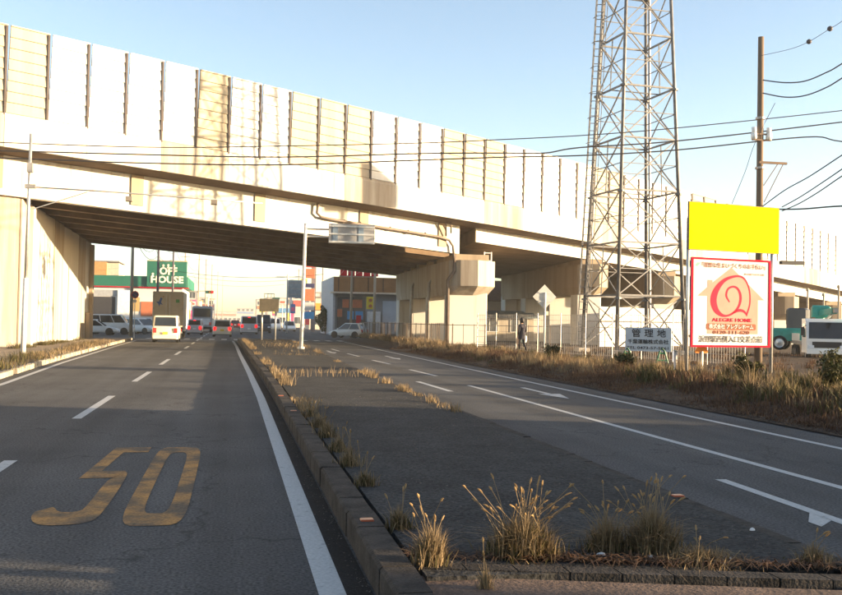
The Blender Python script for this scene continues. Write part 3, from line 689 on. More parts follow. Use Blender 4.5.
# right pole behind the billboard
rp_ = thing('utility_pole', 'brown utility pole rising behind the yellow board', 'utility pole', (21.7,38.6,.4))
q = MB(); q.tube([(0,0,-.3),(0,0,13.6)], .165, 12, r1=.12); q.build('pole', pm('pole_brown',(.16,.115,.08),.85,var=.25,scale=2,streak=True), rp_, smooth=True)
for z_ in (10.1,8.0,6.0): 
    q = MB(); q.tube([(0,0,z_),(0,0,z_+.09)], .2, 12); q.build('band', galv_d, rp_)
for z_, r_ in ((9.35,.13),(9.6,.10)):
    for x_ in (-.33,.33):
        q = MB(); q.tube([(x_,-.1,z_-.12),(x_*1.05,-.1,z_+.14)], r_, 8); q.build('insulator', whitep, rp_, smooth=True)
    q = MB(); q.box(-.42,.42,-.14,-.06,z_-.17,z_-.11); q.build('cross_arm', pm('rust_steel', (.14,.09,.06), .7), rp_)
q = MB(); q.box(-.1,1.18,-.14,-.06,8.22,8.32); q.build('cross_arm', MATS['rust_steel'], rp_)
q = MB(); q.bar((1.0,-.1,8.22),(.15,-.1,6.6),.03,.03); q.build('arm_brace', MATS['rust_steel'], rp_)
q = MB(); q.bar((.75,-.1,8.22),(.12,-.1,7.3),.03,.03); q.build('arm_brace', MATS['rust_steel'], rp_)
q = MB(); q.bbox(.9,2.0,-.22,.0,4.0,4.16,.03); q.build('cable_joint', cablem, rp_)

def cable(pix, label, r=.018, d0=44., d1=44., beads=(), name='overhead_cable'):
    """pix: points of the cable in the photo from left to right, at depths running from d0 to d1"""
    x0, x1 = pix[0][0], pix[-1][0]; D = lambda x: d0+(d1-d0)*(x-x0)/(x1-x0)
    pts = []
    K = [pix[0]]+list(pix)+[pix[-1]]
    for i in range(1,len(K)-2):
        for t in [j/6 for j in range(6)]:
            a_,b_,c_,d_ = [np.array(K[i+k_],float) for k_ in (-1,0,1,2)]
            p = .5*((2*b_)+(c_-a_)*t+(2*a_-5*b_+4*c_-d_)*t*t+(3*b_-a_-3*c_+d_)*t**3); pts.append(atd(p[0],p[1],D(p[0])))
    pts.append(atd(*pix[-1],D(x1)))
    q = MB(); o = Vector(pts[0]); q.tube([p-o for p in pts], r*1.45, 5)
    ob = tag(q.build(name, cablem, None, loc=o), label, 'cable', 'overhead cables')
    for x,y in beads:
        q = MB(); P = atd(x,y,D(x))-o; q.loft([[P+Vector((math.cos(t)*rr,math.sin(t)*rr,z_)) for t in [2*math.pi*j/8 for j in range(8)]] for rr,z_ in ((.03,-.09),(.09,-.05),(.1,0),(.09,.05),(.03,.09))]); q.build('marker_bead', poled, ob, smooth=True)
    return ob
cable([(-60,140),(140,147),(280,146),(420,143),(501,139.5),(580,135.5),(676,128),(842,110.5),(930,99)], 'upper of the three long cables crossing in front of the barrier', .016, 41, 46)
cable([(-60,149),(32,151.5),(142,154.5),(280,157),(422,153.5),(505,153),(545,153),(580,147.5),(676,141),(842,122),(930,110)], 'middle of the three long cables crossing in front of the barrier', .022, 41, 46)
cable([(-60,156),(60,160),(142,163),(280,164.8),(422,160),(508,157),(580,155.5),(676,150),(805,137),(842,141.5),(930,150)], 'lowest of the three long cables crossing in front of the barrier', .022, 41, 46)
cable([(763,80),(785,82.5),(805,81),(825,73),(842,63.5),(900,25)], 'sagging upper cable right of the brown utility pole', .018, 42, 30)
cable([(763,93),(785,97),(805,95.5),(825,88),(842,78),(900,40)], 'sagging lower cable right of the brown utility pole', .018, 42, 30)
cable([(761,55.5),(790,49),(809,41.5),(830,28.5),(842,21),(880,-8)], 'thin cable with two round markers right of the brown utility pole', .007, 42, 30, ((809,41.5),(830,28.5)))
cable([(763,206),(785,190),(810,176),(842,155),(880,130)], 'first of three cables fanning up from the yellow board', .016, 42, 30)
cable([(782,207),(800,197),(820,184),(842,169),(880,142)], 'second of three cables fanning up from the yellow board', .016, 42, 30)
cable([(782,211),(800,203),(820,191),(842,176),(880,152)], 'third of three cables fanning up from the yellow board', .016, 42, 30)
cable([(763,209),(800,209),(842,206),(900,205)], 'level cable running right from behind the yellow board', .022, 42, 34)
cable([(731,206),(745,172),(755,143),(775,103)], 'thin guy cable slanting down left of the brown utility pole', .009, 42, 41.5)

# ------------------------------------------------------------------ vehicles (local: +y forward, origin on the ground under the middle)
tyre_me = MB(); prof = [(.20,-.09),(.27,-.1),(.30,-.08),(.305,0),(.30,.08),(.27,.1),(.20,.09)]
tyre_me.loft([[(xw, r_*math.cos(t), r_*math.sin(t)) for t in [2*math.pi*j/20 for j in range(20)]] for r_, xw in prof], False, False); tyre_me = tyre_me.mesh('tyre', tyre_m if False else tyrem, True)
rim_me = MB(); rim_me.loft([[(xw, r_*math.cos(t), r_*math.sin(t)) for t in [2*math.pi*j/16 for j in range(16)]] for r_, xw in [(.21,-.085),(.21,.075),(.17,.06),(.07,.07),(.03,.085)]], True, True); rim_me = rim_me.mesh('rim', rimm)
def wheels(t, xs, ys, sc_=1.0):
    for x in xs:
        for y in ys:
            wh = inst('wheel', tyre_me, t, (x,y,.305*sc_), (0,0,0 if x > 0 else math.pi), (sc_,)*3); wh.name = 'wheel'
            inst('rim', rim_me, wh)
def glass_quad(t, name, p00, p10, p11, p01, inset=.06, off=.012, mat=glassm, u0=0., u1=1.):
    p00,p10,p11,p01 = [Vector(p) for p in (p00,p10,p11,p01)]
    f = lambda u,v: (p00.lerp(p10,u)).lerp(p01.lerp(p11,u),v)
    U_ = (p10-p00).length; V_ = (p01-p00).length; iu, iv = inset/U_, inset/V_
    a_,b_,c_,d_ = f(u0+iu,iv),f(u1-iu,iv),f(u1-iu,1-iv),f(u0+iu,1-iv); n_ = (b_-a_).cross(d_-a_).normalized()*off
    q = MB(); q.hexa([a_-n_,b_-n_,c_-n_,d_-n_,a_+n_,b_+n_,c_+n_,d_+n_]); return q.build(name, mat, t)
def make_car(name, label, cat, loc, rz, paint, kind='hatch', W=1.7, L=4.0, H=1.5, lit=False, plate=(.85,.84,.8), group=None, belt=None):
    t = thing(name, label, cat, loc, rz, group); w_ = W/2; y0, y1 = -L/2, L/2
    zb = belt or H*.56
    if kind == 'sedan': hood, trunk, roof = (L*.27, L*.17, None)
    elif kind == 'hatch': hood, trunk, roof = (L*.24, .06, None)
    else: hood, trunk, roof = (L*.13, .04, None)
    if kind == 'van': yf0, yf1, yr1, yr0 = y1-hood+.05, y1-hood-.55, y0+.16, y0+.05
    elif kind == 'hatch': yf0, yf1, yr1, yr0 = y1-hood, y1-hood-.85, y0+.38, y0+.1
    else: yf0, yf1, yr1, yr0 = y1-hood, y1-hood-.85, y0+trunk+.62, y0+trunk-.02
    hz = zb-.10
    prof = [(y0+.02,.30),(y0,.62),(y0+.04,zb-.05),(yr0,zb),(yf0,zb),(y1-.25,hz-.1),(y1-.04,hz-.22),(y1,.5),(y1-.04,.24),(y0+.1,.22)]
    cy = sum(p[0] for p in prof)/len(prof); 
    def ring(x, k_): return [(x, cy+(y-cy)*k_, .55+(z-.55)*(1-(1-k_)*2.0)) for y,z in prof]
    q = MB(); q.loft([ring(-w_,.955),ring(-w_+.03,.985),ring(-w_+.12,1),ring(w_-.12,1),ring(w_-.03,.985),ring(w_,.955)]); q.build('body', paint, t, True)
    # cabin
    wb, wt = w_-.03, w_-.14 if kind != 'van' else w_-.09
    def cring(z, k_): # k_ 0 at belt, 1 at roof
        f_ = yf0+(yf1-yf0)*k_; r_ = yr0+(yr1-yr0)*k_; x_ = wb+(wt-wb)*k_; c_ = .09
        return [(-x_,r_+c_,z),(-x_+c_,r_,z),(x_-c_,r_,z),(x_,r_+c_,z),(x_,f_-c_,z),(x_-c_,f_,z),(-x_+c_,f_,z),(-x_,f_-c_,z)]
    q = MB(); top = cring(H-.05,1); mid = [(x*.93,(y-(yf1+yr1)/2)*.95+(yf1+yr1)/2,H) for x,y,z in top]
    q.loft([cring(zb-.04,0),cring(H-.07,.97),mid]); q.build('cabin', paint, t)
    zt = H-.06
    glass_quad(t,'rear_window',(-wb+.06,yr0,zb+.02),(wb-.06,yr0,zb+.02),(wt-.06,yr1,zt),(-wt+.06,yr1,zt),.06)
    glass_quad(t,'windscreen',(wb-.06,yf0,zb),(-wb+.06,yf0,zb),(-wt+.06,yf1,zt),(wt-.06,yf1,zt),.05)
    for sx in (-1,1):
        a_ = (sx*wb,yr0+.12,zb+.01); b_ = (sx*wb,yf0-.12,zb+.01); c_ = (sx*wt,yf1-.1,zt); d_ = (sx*wt,yr1+.12,zt)
        cuts = [(0,.5),(.5,1)] if kind != 'van' else [(0,.36),(.36,.7),(.7,1)]
        for u0,u1 in cuts:
            if sx > 0: glass_quad(t,'side_window',a_,b_,c_,d_,.045,u0=u0,u1=u1)
            else: glass_quad(t,'side_window',b_,a_,d_,c_,.045,u0=1-u1,u1=1-u0)
        q = MB(); q.bbox(sx*(w_-.02) if sx > 0 else sx*(w_-.02)-.16, sx*(w_-.02)+.16 if sx > 0 else sx*(w_-.02), yf0-.25, yf0-.15, zb, zb+.13, .02); q.build('mirror', paint, t)
        tz0, tz1 = (.62,.82) if kind == 'sedan' else (zb-.28,zb+.02) if kind == 'hatch' else (zb-.38,zb-.05)
        q = MB(); q.bbox(*sorted((sx*(w_-.05),sx*(w_-.30))), y0-.03,y0+.1,tz0,tz1,.02); q.build('tail_light', redl if lit else reds, t)
        q = MB(); q.bbox(*sorted((sx*(w_-.08),sx*(w_-.42))), y1-.16,y1+.0,hz-.42,hz-.24,.02); q.build('headlight', pm('lamp_lens',(.7,.72,.75),.15), t)
        for yy in (y0+L*.2,y1-L*.19):
            q = MB(); q.disc((sx*(w_-.02),yy,.31),(sx,0,0),.36,.026,20); q.build('wheel_arch', blackp, t)
    if lit:
        q = MB(); q.box(-.14,.14,yr1-.03,yr1+.05,zt-.12,zt-.05); q.build('brake_light', redl, t)
    q = MB(); q.bbox(-w_+.05,w_-.05,y0-.05,y0+.15,.26,.5,.03); q.build('bumper', paint, t)
    q = MB(); q.bbox(-w_+.15,w_-.15,y0-.04,y0+.2,.17,.262,.01); q.build('valance', blackp, t)
    q = MB(); q.box(-.17,.17,y0-.066,y0-.04,.56 if kind!='sedan' else .42,.73 if kind!='sedan' else .58); q.build('number_plate', pm('plate_%d'%int(plate[2]*100),plate,.5), t)
    wheels(t, (-w_+.1,w_-.1), (y0+L*.2,y1-L*.19))
    return t
YP = (.85,.62,.05)
make_car('kei_van','cream white small van with a yellow plate, nearest vehicle ahead','van',(-4.5,72.7,0),0,creamp,'van',1.76,3.4,1.86,False,YP,belt=1.05)
make_car('hatchback','pale hatchback with bright brake lights in the middle of the traffic','car',(-.88,97.3,0),0,creamp,'hatch',1.74,3.7,1.62,True,YP)
make_car('minivan','silver minivan braking in the lane beside the median end','minivan',(1.9,115.8,0),0,silverp,'van',1.9,4.6,2.05,True,belt=1.15)
make_car('minivan','silver minivan braking just behind the coach','minivan',(-3.75,107,0),0,silverp,'van',1.5,4.2,1.62,True,belt=.95)
make_car('car','small dark red car far ahead between the lanes','car',(.6,185,0),0,pm('dark_red_paint',(.2,.03,.03),.35),'hatch',1.7,4,1.5,True)
make_car('parked_sedan','white sedan parked side on just past the abutment','car',(-12.6,98,0),-math.pi/2,whitep,'sedan',1.7,4.4,1.45)
make_car('parked_van','white van parked behind the white sedan','van',(-11.8,102.5,0),-math.pi/2,whitep,'van',1.7,4.6,1.95,belt=1.1)
make_car('parked_car','white hatchback parked right of the white van','car',(-9.2,106.5,0),-2.2,whitep,'hatch',1.7,4.0,1.6)
make_car('parked_car','pale car parked farthest from the abutment near the red shop panel','car',(-9.4,113,0),-2.2,silverp,'hatch',1.7,4.2,1.65)
make_car('estate_car','white estate car leaving the brown roofed shop on the right','car',(11.6,101,0),math.pi/2-.55,whitep,'hatch',1.7,3.7,1.5)
make_car('oncoming_car','white car waiting in the oncoming lane behind the sign pole','car',(8.4,150,0),math.pi,whitep,'hatch',1.7,4.2,1.55)
make_car('oncoming_car','white van far off in the oncoming lane left of the sign pole','van',(6.6,158,0),math.pi,whitep,'van',1.7,4.4,1.9,belt=1.1)
make_car('dark_van','dark van behind the small median board','van',(3.9,128,0),math.pi,darkp,'van',1.8,4.6,2.3,belt=1.2)

# box truck
bt_ = thing('box_truck','tall beige box truck ahead of the cream van','truck',(-5.15,88.4,0))
beige = pm('truck_box',(.42,.37,.28),.5,var=.08,scale=1.5)
q = MB(); q.bbox(-1.22,1.22,-4.4,1.6,1.0,3.85,.04); bx = q.build('cargo_box', beige, bt_)
for sx in (-1,1):
    q = MB(); q.bbox(*sorted((sx*.02,sx*1.16)),-4.44,-4.40,1.1,3.75,.006); dr = q.build('rear_door', beige, bx)
    q = MB(); q.box(*sorted((sx*.12,sx*.16)),-4.49,-4.445,1.2,3.6); q.build('lock_rod', galv, dr)
    for z_ in (1.4,2.4,3.4):
        q = MB(); q.box(*sorted((sx*1.1,sx*1.2)),-4.47,-4.445,z_,z_+.12); q.build('hinge', galv_d, dr)
bluel = pm('logo_blue',(.04,.10,.30),.5); grl = pm('logo_green',(.08,.28,.10),.5)
q = MB(); q.add([(-.95,-4.452,3.0),(-.72,-4.452,3.02),(-.6,-4.452,3.35),(-.45,-4.452,3.3),(-.55,-4.452,2.95),(-.4,-4.452,2.75),(-.62,-4.452,2.82),(-.7,-4.452,2.6),(-.78,-4.452,2.85)],[tuple(range(9))]); q.build('bird_logo', bluel, bx)
q = MB(); q.add([(-.42,-4.452,3.42),(-.33,-4.452,3.5),(-.36,-4.452,3.32)],[(0,1,2)]); q.build('logo_accent', reflo, bx)
q = MB(); q.add([(.62,-4.452,2.95),(.9,-4.452,2.95),(.9,-4.452,3.22),(.62,-4.452,3.22)],[(0,1,2,3)]); q.build('green_logo', grl, bx)
q = MB(); q.bbox(-1.1,1.1,1.75,3.5,.55,2.55,.1); cb = q.build('cab', whitep, bt_)
q = MB(); q.box(-.9,.9,3.5,3.52,1.4,2.3); q.build('windscreen', glassm, cb)
for sx in (-1,1):
    q = MB(); q.box(*sorted((sx*1.1,sx*1.12)),2.1,3.2,1.5,2.25); q.build('side_window', glassm, cb)
    q = MB(); q.bbox(*sorted((sx*.7,sx*1.12)),-4.5,-4.36,.62,.86,.01); q.build('tail_light', reds, bt_)
q = MB(); q.box(-.35,.35,-4.3,3.2,.55,.98); q.build('chassis', blackp, bt_)
q = MB(); q.bbox(-1.15,1.15,-4.48,-4.3,.45,.61,.01); q.build('under_run_bar', galv_d, bt_)
wheels(bt_, (-.95,.95), (-2.6,-3.6,2.6), 1.5)

# coach
co = thing('coach','grey coach queuing beyond the box truck','coach',(-3.55,129,0))
cg = pm('coach_grey',(.30,.30,.32),.4,var=.08)
q = MB(); q.bbox(-1.2,1.2,-5.5,5.5,.4,3.2,.14); q.build('body', cg, co)
q = MB(); q.bbox(-1.0,1.0,-5.53,-5.49,1.9,2.9,.01); q.build('rear_window', glassm, co)
for sx in (-1,1):
    for k in range(5):
        q = MB(); q.box(*sorted((sx*1.2,sx*1.215)),-5+k*2.0,-3.2+k*2.0,1.7,2.7); q.build('side_window', glassm, co)
    q = MB(); q.bbox(*sorted((sx*.85,sx*1.1)),-5.56,-5.48,.9,1.25,.01); q.build('tail_light', reds, co)
q = MB(); q.box(-.95,.95,-5.52,-5.49,.95,1.7); q.build('engine_cover', pm('coach_white',(.6,.6,.6),.4), co)
q = MB(); q.bbox(-1.15,1.15,-5.6,-5.45,.4,.72,.02); q.build('bumper', blackp, co)
wheels(co, (-1.05,1.05), (-3.4,3.6), 1.55)

# crane truck in the yard at the right
TX = at(826,352,44.5)
ct = thing('crane_truck','white crane truck with a teal boom parked in the yard at right','truck',(TX.x+.42,TX.y+1.0,.12),math.pi-.42); ct.scale = (.84,.84,.84)
teal = pm('crane_teal',(.02,.26,.22),.5,var=.2,scale=3)
# the cab faces the road: local +y points to the camera
q = MB()
cabp = [(1.75,.5),(1.8,1.25),(1.45,2.35),(1.2,2.5),(-.2,2.5),(-.25,.5)]
q.loft([[(x,(y-.8)*k_+.8,z) for y,z in cabp] for x,k_ in ((-1.12,.96),(-1.05,1),(1.05,1),(1.12,.96))]); cb = q.build('cab', whitep, ct)
glass_quad(ct,'windscreen',(1.05,1.8,1.28),(-1.05,1.8,1.28),(-1.0,1.46,2.34),(1.0,1.46,2.34),.06)
for sx in (-1,1):
    a_,b_,c_,d_ = (sx*1.12,.2,1.35),(sx*1.12,1.55,1.35),(sx*1.12,1.3,2.25),(sx*1.12,.2,2.25)
    glass_quad(ct,'side_window',*( (a_,b_,c_,d_) if sx>0 else (b_,a_,d_,c_)),.05)
    q = MB(); q.bbox(*sorted((sx*.7,sx*1.05)),1.74,1.84,.75,.95,.02); q.build('headlight', MATS['lamp_lens'], ct)
    q = MB(); q.bbox(*sorted((sx*1.22,sx*1.42)),1.7,1.78,1.5,2.0,.02); q.build('mirror', blackp, ct)
    q = MB(); q.tube([(sx*1.1,1.6,2.1),(sx*1.3,1.74,2.0)], .02, 6); q.build('mirror_arm', blackp, ct)
q = MB(); q.bbox(-1.12,1.12,1.72,1.95,.45,.72,.03); q.build('bumper', whitep, ct)
q = MB(); q.box(-.8,.8,1.80,1.815,.8,1.15); q.build('grille', blackp, ct)
q = MB(); q.box(-.45,.45,-5.5,1.5,.5,.9); q.build('chassis', blackp, ct)
q = MB(); q.bbox(-1.12,1.12,-5.6,-1.4,.95,1.15,.02); bd = q.build('flatbed', galv_d, ct)
for sx in (-1,1):
    q = MB(); q.box(*sorted((sx*1.08,sx*1.13)),-5.6,-1.4,1.15,1.6); q.build('side_gate', whitep, bd)
q = MB(); q.tube([(0,-.8,.9),(0,-.8,2.7)], .28, 12); cr_ = q.build('crane_column', teal, ct)
q = MB(); q.bar((0,-.8,2.85),(-.3,2.4,2.95),.3,.34); q.build('boom', teal, ct)
q = MB(); q.bar((-.3,2.3,2.95),(-.32,2.9,2.96),.2,.24); q.build('boom_tip', galv_d, ct)
q = MB(); q.bbox(-.55,.5,-1.1,-.4,2.6,3.25,.06); q.build('winch_housing', teal, ct)
q = MB(); q.tube([(-.45,-.75,3.1),(.45,-.75,3.1)], .22, 12); q.build('winch_drum', teal, ct)
q = MB(); q.tube([(-.2,-.2,2.45),(-.3,1.4,2.75)], .07, 8); q.build('lift_ram', galv, ct)
wheels(ct, (-.95,.95), (1.0,-3.6,-4.6), 1.45)
for i,(px,y0_,Y_) in enumerate(((807,291,50),(823,296,51),(838,288,52))):
    P = at(px,355,Y_); q = MB(); zt_ = at(px,y0_,Y_).z; q.tube([(0,0,-.2),(.02,0,zt_-.2)], .055, 8); q.tube([(-.02,0,zt_-.2),(.02,0,zt_-.05)], .08, 8)
    tag(q.build('yard_post', polec, None, True, (P.x,P.y,.2)), ['left','middle','right'][i]+' one of three slim tan posts rising behind the crane truck', 'post', 'slim posts in the yard')
# small dark loader behind the billboard post
ld_ = thing('yard_loader','dark green loader standing in the yard left of the crane truck','loader',at(797,352,50)+Vector((0,0,.1)),.9)
q = MB(); q.bbox(-.8,.8,-1.3,1.2,.5,1.2,.08); q.build('body', teal, ld_)
q = MB(); q.bbox(-.6,.6,-.6,.5,1.2,2.3,.1); cbn = q.build('cab', darkp, ld_)
q = MB(); q.box(-.5,.5,.5,.52,1.4,2.15); q.build('window', glassm, cbn)
q = MB(); q.bar((-.6,.9,.9),(-.6,2.0,.6),.14,.2); q.build('lift_arm', darkp, ld_)
q = MB(); q.bar((.6,.9,.9),(.6,2.0,.6),.14,.2); q.build('lift_arm', darkp, ld_)
q = MB(); q.loft([[(x,1.9,.25),(x,2.5,.2),(x,2.6,.35),(x,2.05,.9)] for x in (-.9,.9)]); q.build('bucket', galv_d, ld_)
wheels(ld_, (-.8,.8), (-.8,.8), 1.3)

# ------------------------------------------------------------------ buildings
def windows(t, xs, zs, y, w_, h_, frame=whitep, sill=True, mat=winm):
    for x in xs:
        for z in zs:
            q = MB(); q.box(x-w_/2,x+w_/2,y-.03,y+.02,z,z+h_); wn = q.build('window', mat, t)
            q = MB()
            for (a_,b_,c_,d_) in ((x-w_/2-.06,x-w_/2,z-.06,z+h_+.06),(x+w_/2,x+w_/2+.06,z-.06,z+h_+.06),(x-w_/2,x+w_/2,z+h_,z+h_+.06),(x-w_/2,x+w_/2,z-.06,z)): q.box(a_,b_,y-.06,y+.01,c_,d_)
            q.box(x-.025,x+.025,y-.05,y-.031,z,z+h_); q.build('frame', frame, wn)
# left store
st = thing('resale_store','white shop with a green roof band and a green sign board left of the road','shop',(-14,150,0))
stw = pm('store_wall',(.62,.60,.57),.8,var=.06,scale=.4); stg = pm('store_green',(.012,.13,.085),.6,var=.06,scale=.3)
q = MB(); q.box(-22,6.8,0,24,-.1,6.1); q.build('wall', stw, st)
q = MB(); q.bbox(-22.2,7.6,-.3,24,6.15,7.7,.05); q.build('roof_band', stg, st)
q = MB(); q.box(-22.2,7.7,-.34,-.05,6.0,6.15); q.build('red_stripe', redp, st)
q = MB(); q.bbox(1.75,7.4,-.55,-.1,6.2,9.9,.03); sg = q.build('sign_board', stg, st)
q = MB(); q.box(1.72,7.43,-.56,-.09,9.9,10.03); q.build('sign_trim', pm('trim_tan',(.45,.36,.2),.6), sg)
cream_l = pm('letter_cream',(.82,.78,.62),.6)
text_mesh('sign_lettering','OFF',1.5,cream_l,sg,(4.75,-.58,8.45),2.5,bold=.05,ext=.03)
text_mesh('sign_lettering','HOUSE',1.35,cream_l,sg,(4.6,-.58,7.2),4.6,bold=.05,ext=.03)
for x_,z_ in ((4.05,9.3),(4.75,9.35),(5.55,9.3),(2.6,8.05)):
    q = MB(); q.disc((x_,-.56,z_),(0,-1,0),.16,.03,12); q.build('figure_head', cream_l, sg)
    q = MB(); q.loft([[(x_-.24,-.59,z_-.45),(x_+.24,-.59,z_-.45),(x_+.24,-.56,z_-.45),(x_-.24,-.56,z_-.45)],[(x_-.08,-.59,z_-.14),(x_+.08,-.59,z_-.14),(x_+.08,-.56,z_-.14),(x_-.08,-.56,z_-.14)]]); q.build('figure_body', cream_l, sg)
q = MB(); q.box(-6.6,-2.6,-.05,.05,0,4.6); q.build('shutter_opening', pm('opening_dark',(.035,.035,.04),.7), st)  # flat dark sheet, the unlit interior put into its colour
q = MB(); q.box(-6.8,-2.4,-.08,-.0,4.7,5.6); q.build('canopy_fascia', pm('fascia_grey',(.35,.36,.37),.6), st)
q = MB(); q.bbox(-2.3,-.6,-.3,.0,0,5.6,.03); q.build('pillar', pm('pillar_white',(.75,.74,.72),.7), st)
q = MB(); q.box(1.0,5.2,-.1,-.02,1.9,4.0); q.build('orange_panel', pm('panel_orange',(.48,.15,.07),.6), st)
q = MB(); q.box(3.4,4.6,-.16,-.11,.2,2.3); q.build('shop_window', winm, st)
q = MB(); q.box(-.2,.8,-.1,-.02,2.6,4.6); q.build('poster', pm('poster_ochre',(.45,.3,.12),.6), st)
oc = thing('ochre_building','plain ochre and beige block behind the green roof band','building',(-20.5,181,0))
q = MB(); q.box(-3.5,-1.1,0,10,-.1,11.3); q.build('wall', pm('ochre_wall',(.42,.22,.08),.8), oc)
q = MB(); q.box(-1.1,.9,.3,10,-.1,11.1); q.build('stair_block', pm('beige_wall',(.5,.42,.32),.8), oc)
q = MB(); q.box(-3.6,1.0,-.1,10.1,11.3,11.5); q.build('roof', galv_d, oc)

# right shop with the brown fascia
rs = thing('brown_fascia_shop','low shop with a brown fascia and blue grey walls right of the road','shop',(12.1,120,0))
q = MB(); q.box(0,22,0,16,-.1,5.0); q.build('wall', pm('shop_wall_blue',(.20,.215,.235),.8,var=.08,scale=.5), rs)
q = MB(); q.bbox(-.2,22,-.5,16,5.2,7.0,.04); fz_ = q.build('fascia', pm('fascia_brown',(.26,.125,.045),.7,var=.12,scale=.8), rs)
for k in range(12):
    q = MB(); q.box(.3+k*1.8,.42+k*1.8,-.56,-.5,5.25,6.95); q.build('batten', pm('batten_dark',(.10,.055,.03),.7), fz_)
q = MB(); q.box(-.6,22,-.9,.2,5.0,5.19); q.build('eave', pm('eave_cream',(.62,.52,.40),.7), rs)
q = MB(); q.box(-.25,0,-.3,16,0,7.0); q.build('corner_pillar', pm('pillar_grey',(.42,.42,.44),.7), rs)
for x0,x1,z0,z1,mt,nm in ((.9,1.7,3.3,4.3,'panel_orange','orange_panel'),(2.0,3.3,3.3,4.3,'panel_orange','orange_panel'),(1.5,2.3,1.9,2.9,None,'blue_poster'),(2.5,3.4,1.9,2.9,None,'blue_poster'),(.3,.9,2.2,3.1,'panel_orange','orange_panel')):
    q = MB(); q.box(x0,x1,-.12,-.02,z0,z1); q.build(nm, MATS[mt] if mt else pm('poster_blue',(.05,.28,.55),.6), rs)
q = MB(); q.box(.3,3.7,-.08,-.02,.1,4.6); q.build('shop_window', winm, rs)
q = MB(); q.box(3.9,5.4,-1.2,0,0,2.9); q.build('entrance_porch', pm('porch_white',(.6,.6,.6),.7), rs)
q = MB(); q.box(5.8,9.5,-.1,0,.2,4.2); q.build('steel_sheet', pm('sheet_blue',(.42,.48,.55),.7,var=.1,scale=.7), rs)
rsn = thing('roof_sign','red and white roof sign on the brown fascia shop','sign',(12.1+2.8,121,6.95))
for k in range(5):
    q = MB(); x_ = -1.7+k*.95; q.bbox(x_-.42,x_+.42,-.1,.1,.25,1.6,.05); pn = q.build('letter_panel', redp, rsn)
    q = MB(); q.bar((x_-.28,-.11,.5+.25*(k%2)),(x_+.28,-.11,1.35-.2*(k%3)),.03,.13,upv=(0,1,0)); q.bar((x_-.25,-.113,1.25-.3*(k%2)),(x_+.2,-.113,1.1),.03,.11,upv=(0,1,0)); q.build('white_stroke', signw, pn)
q = MB(); q.box(-2.2,2.2,.1,.2,0,.3); q.build('support_rail', galv_d, rsn)
ys_ = thing('yellow_sign','yellow sign with orange marks hanging in front of the brown fascia shop','sign',(15.45,113,0))
q = MB(); q.tube([(.55,.1,0),(.55,.1,7.9)], .09, 8); q.build('pole', polec, ys_)
q = MB(); q.bbox(-.45,.45,-.06,.06,3.1,4.5,.02); yp = q.build('panel', pm('panel_yellow',(.75,.55,.03),.6), ys_)
for z_ in (3.45,4.1):
    q = MB(); q.disc((0,-.065,z_),(0,-1,0),.2,.01,12); q.build('orange_mark', MATS['panel_orange'], yp)
rb_ = tag(MB().box(-.3,.3,-.03,.03,.6,2.4).build('red_banner', redp, None, loc=(14.7,117.5,0)), 'upright red banner by the entrance of the brown fascia shop', 'banner')

# pylon sign, grey sign back, far street
py = thing('pylon_sign','tall pylon sign with stacked orange, blue and white boards','pylon sign',at(309.5,346,150)*1.0); py.location.z = 0
q = MB(); q.box(.1,.75,-.2,.2,0,13); q.build('column', pm('pylon_grey',(.2,.17,.17),.6), py)
for k,(z0,z1,cn) in enumerate(((11.2,12.6,'panel_orange'),(9.6,11.0,'panel_red'),(8.0,9.4,'panel_orange'),(6.6,7.2,'panel_navy'),(4.6,6.4,'panel_orange'),(3.2,4.4,'sign_white'),(1.9,3.0,'poster_blue'))):
    q = MB(); q.bbox(-1.0,.55,-.35,-.2,z0,z1,.03); q.build('board', MATS.get(cn) or pm(cn, {'panel_red':(.38,.06,.05),'panel_navy':(.03,.03,.09)}[cn], .6), py)
gb = thing('overhead_sign_back','grey back of a square road sign left of the median pole','sign',(7.0,131,0))
q = MB(); q.tube([(0,0,0),(0,0,7.6)], .1, 8); q.build('pole', galv, gb)
q = MB(); q.bbox(.1,2.25,-.12,-.02,4.6,6.9,.02); bp_ = q.build('panel', pm('sign_back_slate',(.26,.30,.32),.5,metal=.3), gb)
for z_ in (5.0,5.75,6.5):
    q = MB(); q.box(.1,2.2,-.16,-.121,z_,z_+.08); q.build('stiffener', galv_d, bp_)
q = MB(); q.tube([(-1.5,0,7.3),(2.2,0,7.3)], .05, 6); q.build('arm', galv, gb)

def far_shop(name, label, x, y, w_, d_, h_, wall, roofc, signc, side):
    t = thing(name, label, 'building', (x,y,0), 0, 'shops along the far street')
    q = MB(); q.box(-w_/2,w_/2,0,d_,-.1,h_); q.build('wall', pm('farwall_%s'%str(wall), wall, .8, var=.08, scale=.4), t)
    q = MB(); q.bbox(-w_/2-.15,w_/2+.15,-.15,d_+.15,h_,h_+.35,.05); q.build('roof', pm('farroof_%s'%str(roofc), roofc, .7), t)
    q = MB(); q.bbox(-w_/2+.3,w_/2-.3,-.3,-.05,h_*.62,h_*.62+1.3,.02); q.build('sign_board', pm('farsign_%s'%str(signc), signc, .6), t)
    n_ = max(2,int(w_/2.5)); windows(t, [-w_/2+(i+.5)*w_/n_ for i in range(n_)], [.9]+([h_*.62+1.7] if h_ > 6 else []), 0, w_/n_*.6, 1.5)
    for s2 in (-1,1):
        q = MB(); q.box(*sorted((s2*w_/2,s2*(w_/2+.04))),d_*.3,d_*.7,1.0,2.6); q.build('side_window', winm, t)
    return t
